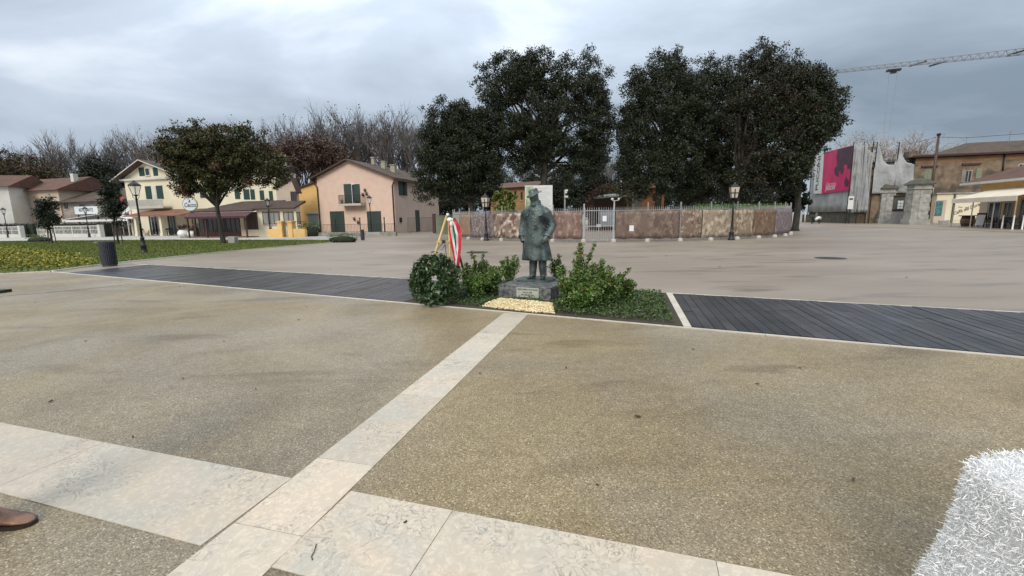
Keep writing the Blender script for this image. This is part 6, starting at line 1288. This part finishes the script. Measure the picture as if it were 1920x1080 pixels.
# awning
ax = -3.0; ya, za = BR.sd(1786, 373.5, ax); yb, zb_ = BR.sd(1908, 366, ax); yt, zt = BR.sd(1830, 357, 0)
mb = MB(); mb.hexa([(ax, yb, zb_-.05), (-.02, yb, zt-.05), (-.02, ya, zt-.05), (ax, ya, za-.05), (ax, yb, zb_), (-.02, yb, zt), (-.02, ya, zt), (ax, ya, za)]); mb.box(ax-.03, yb, min(za, zb_)-.38, ax, ya, min(za, zb_)); AW = BR.part('awning', mb, M['creamfab'])
for f_ in (.02, .35, .68, .98): mb = MB(); mb.tube([(ax+.1, ya+(yb-ya)*f_, 0), (ax+.1, ya+(yb-ya)*f_, za-.05)], .045, 8); BR.part('post', mb, M['dullsteel'])
ch1 = chair_mesh(M['plasticblk'])
for i, (px, py) in enumerate([(1850, 426), (1862, 427), (1874, 427.5), (1884, 428), (1892, 427), (1902, 429), (1912, 428.5), (1922, 430)]):
    c = ch1 if i == 0 else ch1.copy()
    if i: COL.objects.link(c)
    p = P(px, py); c.location = p; c.rotation_euler = (0, 0, random.uniform(0, 6.28)); c.scale = (1.05,)*3; tag(c, 'dark cafe chair under the cream awning', 'chair', 'chairs under the cream awning')
tb1 = table_mesh(M['brownpaint'])
for i, (px, py) in enumerate([(1868, 427.5), (1896, 428.5), (1915, 430)]):
    c = tb1 if i == 0 else tb1.copy()
    if i: COL.objects.link(c)
    c.location = P(px, py); tag(c, 'small cafe table under the cream awning', 'table', 'tables under the cream awning')
for i, px in enumerate((1878, 1898, 1916)):
    p = P(px, 430.5-(2 if i == 0 else 0)); mb = MB(); mb.lathe([(.10, 0), (.05, .05), (.045, 1.05), (.06, 1.1)], n=8); o_ = mb.build('bollard', M['whitefab'], None, True); o_.location = p; tag(o_, 'thin white terrace bollard before the bar', 'bollard', 'white terrace bollards')
p = P(1813, 424.5); BA = empty('barrel', p, 0, 'brown wooden barrel table before the cream wall sign', 'barrel'); mb = MB(); mb.lathe([(.42, 0), (.52, .35), (.55, .55), (.45, 1.0)], n=16); mb.build('staves', M['wood2'], BA, True); mb = MB()
mb.lathe([(.70, 1.0), (.70, 1.08)], n=16); mb.build('top', M['brownpaint'], BA)
mb = MB(); mb.lathe([(.50, .2), (.51, .26)], n=16); mb.lathe([(.53, .78), (.52, .84)], n=16); mb.build('hoop', M['iron'], BA)
p = P(1838, 426); AB = empty('menu_stand', p, GA-.9, 'black and white folding menu stand right of the barrel', 'menu stand'); mb = MB()
for x in (-.3, .3): mb.bar((x, -.35, 0), (x, 0, 1.25), .05); mb.bar((x, .35, 0), (x, 0, 1.25), .05)
mb.box(-.33, -.06, 1.15, .33, .06, 1.3); mb.build('frame', M['plasticblk'], AB); mb = MB(); mb.prism([(-.28, -.32, .2), (.28, -.32, .2), (.28, -.07, 1.1), (-.28, -.07, 1.1)], (0, -.02, 0)); mb.build('board', M['paper'], AB)
p = P(1759, 421.5); mb = MB(); mb.lathe([(.4, 0), (.5, .5), (.45, .55)], n=12); o_ = mb.build('planter', M['concrete'], None); o_.location = p+Vector((0, -.6, 0)); tag(o_, 'pale concrete planter below the teal shop poster', 'planter')
# ------------------------------------------------------------------ tower crane
zJ = 39.0
def jib_pt(px, py): d = ray(px, py); return C0+d*((zJ-HC)/d.z)
JA, JB = jib_pt(1532, 139.5), jib_pt(1920, 101.5); jd = (JB-JA); jl = jd.length; jd.normalize(); js = Vector((-jd.y, jd.x, 0)); END = JB+jd*38
CR = empty('tower_crane', (END.x, END.y, 0), 0, 'tower crane whose lattice jib crosses the sky at the right', 'crane'); Lo = Vector((END.x, END.y, 0)); tot = (END-JA).length
mb = MB(); n = 46
def jp(t): f_ = t/n; return JA.lerp(END, f_), .5+1.35*min(1, f_*1.2)
for i in range(n):
    a, ha = jp(i); b, hb = jp(i+1); w = .55
    for s_ in (-w, w): mb.bar(a+js*s_-Lo, b+js*s_-Lo, .12)
    ta, tb = a+Vector((0, 0, ha))-Lo, b+Vector((0, 0, hb))-Lo; m_ = (a+b)/2-Lo
    mb.bar(ta, tb, .13)
    for s_ in (-w, w): mb.bar(a+js*s_-Lo, (ta+tb)/2, .07); mb.bar((ta+tb)/2, b+js*s_-Lo, .07)
    mb.bar(a+js*w-Lo, a-js*w-Lo, .07)
mb.build('jib', M['cranesteel'] if 'cranesteel' in M else M['dullsteel'], CR)
mb = MB(); tz = jib_pt(1676, 128); mb.bar(tz-jd*1.5+Vector((0, 0, -.5))-Lo, tz+jd*1.5+Vector((0, 0, -.5))-Lo, 1.0, .5); mb.bar(tz-jd*.6+Vector((0, 0, -1.0))-Lo, tz+jd*.6+Vector((0, 0, -1.0))-Lo, .7, .5); mb.build('trolley', M['iron'], CR)
mb = MB()
for s_ in (-.9, .9): mb.bar(tz+jd*s_+Vector((0, 0, -1))-Lo, tz+jd*(s_*.4)+Vector((0, 0, -27))-Lo, .055)
mb.build('hoist_cable', M['dullsteel'], CR); mb = MB(); mb.ell(tz+Vector((0, 0, -27.4))-Lo, (.4, .3, .6)); mb.build('hook', M['iron'], CR)
mb = MB()
for sx_ in (-.9, .9):
    for sy_ in (-.9, .9): mb.bar((sx_, sy_, 0), (sx_, sy_, zJ+6), .2)
for i in range(22):
    z = i*2.0
    for q0, q1 in (((-.9, -.9), (.9, -.9)), ((.9, -.9), (.9, .9)), ((.9, .9), (-.9, .9)), ((-.9, .9), (-.9, -.9))): mb.bar((*q0, z), (*q1, z+2), .1)
mb.build('tower', M['dullsteel'], CR)
for f_, l_ in ((.245, .9), (.31, 1.1)): pass
mb = MB()
for px in (1725, 1762, 1912):
    q = jib_pt(px, 123 if px < 1800 else 102); mb.bar(q-jd*2.2+Vector((0, 0, .1))-Lo, q+jd*1.2+Vector((0, 0, .9))-Lo, .5, .35)
mb.build('joint_plate', M['iron'], CR)
# ------------------------------------------------------------------ bare trees
def bare_mesh(seed, H, fan=.38, n0=5, upright=.55):
    R = random.Random(seed); V = []; TP = []
    def seg(a, b, ra, rb):
        d = (b-a); 
        if d.length < 1e-4: return
        d.normalize(); u = d.orthogonal().normalized(); w = d.cross(u)
        for k in range(3):
            t0, t1 = 2.094*k, 2.094*(k+1)
            V.extend([a+(u*math.cos(t0)+w*math.sin(t0))*ra, a+(u*math.cos(t1)+w*math.sin(t1))*ra, b+(u*math.cos(t1)+w*math.sin(t1))*rb, b+(u*math.cos(t0)+w*math.sin(t0))*rb])
    def grow(p, d, Lh, r, dep):
        nseg = 3; q = p
        for i in range(nseg):
            d = (d+Vector((R.gauss(0, .11), R.gauss(0, .11), R.gauss(.05, .05)))).normalized(); q2 = q+d*Lh/nseg; seg(q, q2, r*(1-.22*i), r*(1-.22*(i+1))); q = q2
            if dep > 0 and i > 0 or dep > 2:
                for _ in range(2 if dep > 1 else 2):
                    a = R.uniform(0, 6.28); sd = Vector((math.cos(a), math.sin(a), upright+R.uniform(-.2, .3))).normalized(); grow(q, (d*.75+sd*(.55+.25*R.random())).normalized(), Lh*R.uniform(.45, .68), max(.028, r*.54), dep-1)
        if dep > 0: grow(q, d, Lh*.7, r*.45, dep-1)
        else: TP.append(q)
    p = Vector((0, 0, H*.22))
    for i in range(n0):
        a = 6.28*i/n0+R.uniform(-.4, .4); grow(p+Vector((0, 0, R.uniform(0, H*.15))), Vector((math.cos(a)*fan, math.sin(a)*fan, 1)).normalized(), H*.33, .22, 3)
    return np.array([tuple(v) for v in V]), np.array([tuple(v) for v in TP])
protos = []
for sd in range(4):
    Vb, Tp = bare_mesh(sd+3, 17, .30 if sd % 2 else .4, 4)
    zmax = Vb[:, 2].max(); Vb *= 17/zmax; Tp *= 17/zmax
    r = empty('bare_tree', (0, 0, 0)); npmesh('branches', Vb, 4, M['twig'], r); mb = MB(); mb.tube([(0, 0, 0), (0, 0, 3), (.1, 0, 6.8)], [.34, .26, .18], 8); mb.build('trunk', M['twig'], r, True)
    if sd >= 2:
        k = rng.choice(len(Tp), len(Tp)//4, replace=False); npmesh('dry_leaves', leafquads(clump_points(Tp[k], 2, .4), .26), 4, M['rust'], r)
    protos.append(r)
used = set()
row = [(5, 287), (38, 282), (70, 268), (100, 250), (128, 247), (158, 246), (188, 248), (215, 246), (243, 240), (270, 246), (297, 240), (325, 236), (352, 233), (380, 230), (408, 232), (436, 228), (463, 226), (490, 220), (515, 222), (540, 214), (563, 212), (588, 206), (612, 202), (634, 196), (656, 192), (678, 191), (700, 192), (722, 198), (745, 196), (768, 198), (792, 202), (815, 196), (842, 200), (870, 215)]
for i, (px, pt) in enumerate(row):
    D = 92-.012*px+(i % 3)*3.0; pt -= 8 if px < 300 else 0; x = at(px, D, 300); h = zat(x, D, pt); k = i % 4 if px > 240 else (i % 2 if px > 70 else 2+i % 2)
    c = protos[k] if k not in used else copy_tree(protos[k]); used.add(k); s_ = h/17.0; c.location = (x, D, 0); c.scale = (s_*1.0, s_*1.0, s_); c.rotation_euler = (0, 0, random.uniform(0, 6.28))
    tag(c, 'bare tall tree with a few dry leaves in the long row behind the houses' if k >= 2 else 'leafless tall tree in the long row behind the houses', 'tree', 'row of bare trees, some with dry leaves' if k >= 2 else 'row of leafless trees')
# taller trunks of a second row seen through the gap
for i, (px, pt, D) in enumerate([(945, 292, 84), (985, 286, 86), (1045, 300, 88), (1138, 285, 84), (1155, 280, 88), (1172, 292, 84), (1200, 300, 86), (905, 300, 84)]):
    c = copy_tree(protos[i % 4]); x = at(px, D, 300); h = zat(x, D, pt); s_ = h/17; c.location = (x, D, 0); c.scale = (s_*.8, s_*.8, s_); c.rotation_euler = (0, 0, random.uniform(0, 6.28)); tag(c, 'bare tree seen behind the dark oaks of the garden', 'tree', 'bare trees behind the garden')
# pale bare tree behind the wrapped building
Vb, Tp = bare_mesh(21, 13, .8, 9, .35); Vb *= 13/Vb[:, 2].max(); r = empty('bare_tree', (at(1650, 84), 84, 0), 0, 'pale bare tree with a wide crown behind the wrapped building', 'tree'); s_ = zat(at(1650, 84), 84, 236)/13; r.scale = (s_*1.25, s_*1.25, s_); npmesh('branches', Vb, 4, M['palebark'], r); Tp *= 13/np.abs(Tp[:, 2]).max(); npmesh('seed_clusters', leafquads(clump_points(Tp, 3, .35), .16), 4, M['palebark'], r); mb = MB(); mb.tube([(0, 0, 0), (0, 0, 5)], [.4, .25], 8); mb.build('trunk', M['palebark'], r, True)
# darker trees mixed in behind the houses
def backtree(px, D, blobs, label, mat, n=240, per=60, name='dark_tree', cr=1.1, ls=.42, grp=None):
    tree(name, label, 'tree', px, D, [pxblob(*b, D) for b in blobs], n, per, cr, ls, mat, .3, 370, grp, ntips=14, wisps=50)
backtree(590, 76, [(560, 300, 36, 34), (600, 290, 40, 34), (635, 305, 38, 34), (655, 325, 25, 25)], 'dull red brown tree behind the pink house roof', [M['rust']], 260, 55)
backtree(20, 84, [(0, 322, 45, 34), (50, 320, 50, 34), (-60, 330, 40, 30), (95, 330, 34, 22)], 'brown grey tree mass above the red roof at the far left', [M['rust'], M['autumn']], 260, 60)
backtree(150, 78, [(155, 350, 45, 20), (200, 335, 34, 34), (235, 350, 20, 24)], 'dark evergreen tree left of the cream house gable', [M['pine']], 220, 60)
# dark wood beyond the round garden
for i, (px, pt, rx, D) in enumerate([(925, 318, 26, 78), (965, 312, 28, 80), (1003, 308, 26, 76), (1040, 318, 28, 80), (1078, 322, 28, 78), (1112, 318, 26, 82), (1145, 330, 22, 78), (1180, 340, 24, 80), (1225, 330, 32, 82), (1290, 330, 40, 82), (1360, 335, 40, 82), (1430, 340, 38, 82), (880, 330, 30, 76), (835, 345, 26, 76)]):
    py = (pt+400)/2; tree('wood_tree', 'dark evergreen tree of the wood far behind the garden', 'tree', px, D, [pxblob(px, py, rx, (400-pt)/2, D), pxblob(px, py+12, rx*1.1, (400-pt)/2.6, D)], 90, 60, 1.1, .42, [M['pine']], .25, 385, 'dark wood behind the garden', ntips=6, wisps=14)
# ------------------------------------------------------------------ small debris on the paving
LFm = [M['bark'], M['rust'], M['plasticblk']]
for i, (px, py, s_) in enumerate([(1196, 781, .05), (590, 552, .06), (640, 517, .05), (575, 575, .04), (343, 710, .03), (620, 505, .05), (95, 753, .04), (337, 537, .07), (345, 537, .05), (225, 526, .04), (66, 567, .04), (880, 560, .03), (1062, 690, .03), (700, 470, .10), (420, 640, .03), (1420, 720, .035), (1600, 900, .03), (760, 980, .02), (250, 820, .025), (1300, 655, .04), (1500, 690, .035), (900, 700, .03), (480, 730, .025), (1120, 910, .02), (1350, 500, .08), (1250, 480, .09), (1700, 520, .08), (560, 600, .04), (160, 640, .035)]):
    p = P(px, py, .01); mb = MB(); a = random.uniform(0, 3.14); v = Vector((math.cos(a), math.sin(a), 0))*s_/2; u_ = Vector((-v.y, v.x, 0))*.5
    mb.prism([-v, -v*.2+u_, v*.8+u_*.4+Vector((0, 0, .006)), v, -v*.1-u_], (0, 0, .004)); o_ = mb.build('fallen_leaf', LFm[i % 3], None); o_.location = p+Vector((0, 0, .002)); tag(o_, 'small dark fallen leaf lying on the wet paving', 'leaf', 'fallen leaves on the paving')
p = P(583, 1035, .006); mb = MB(); mb.tube([P(593, 1020, .012)-p, P(590, 1032, .016)-p, P(584, 1043, .012)-p, P(586, 1050, .011)-p], .0022, 5); o_ = mb.build('twig', M['bark'], None, True); o_.location = p; tag(o_, 'thin curved twig beside the crossing of the marble strips', 'twig')
for px, py, w in ((1557, 484, .45), (895, 473, .5)):
    p = P(px, py, .003); mb = MB(); mb.lathe([(w, 0), (w, .006)], n=20); o_ = mb.build('manhole_cover', M['iron'], None); o_.location = p; tag(o_, 'round dark manhole cover on the '+('right' if px > 1000 else 'middle')+' of the square', 'manhole cover')
p = P(2, 549); mb = MB(); mb.box(-.9, -.12, 0, .12, .12, .07); o_ = mb.build('dark_block', M['iron'], None); o_.location = p; tag(o_, 'small dark flat object at the left edge of the paving', 'drain')  # flat dark box lying on the paving at the left edge

def lineground(name, pts, w, z, mat, label, cat):
    mb = MB(); q = [P(*p) for p in pts]
    for a, b in zip(q[:-1], q[1:]):
        d = (b-a).normalized(); n = Vector((-d.y, d.x, 0))*w/2; mb.quad(*[Vector((v.x, v.y, z)) for v in (a-n, b-n, b+n, a+n)])
    tag(mb.build(name, mat, None), label, cat, None, 'structure')
lineground('drain_channel', [(1540, 424), (1600, 425), (1700, 428), (1800, 431.5), (1925, 436)], .35, .005, M['dkwall'], 'dark drain channel crossing the far right of the square', 'drain')
lineground('paving_joint', [(-40, 559), (80, 550), (175, 541), (246, 533.5)], .045, .0065, M['dkwall'], 'dark joint across the paving on the left', 'joint')
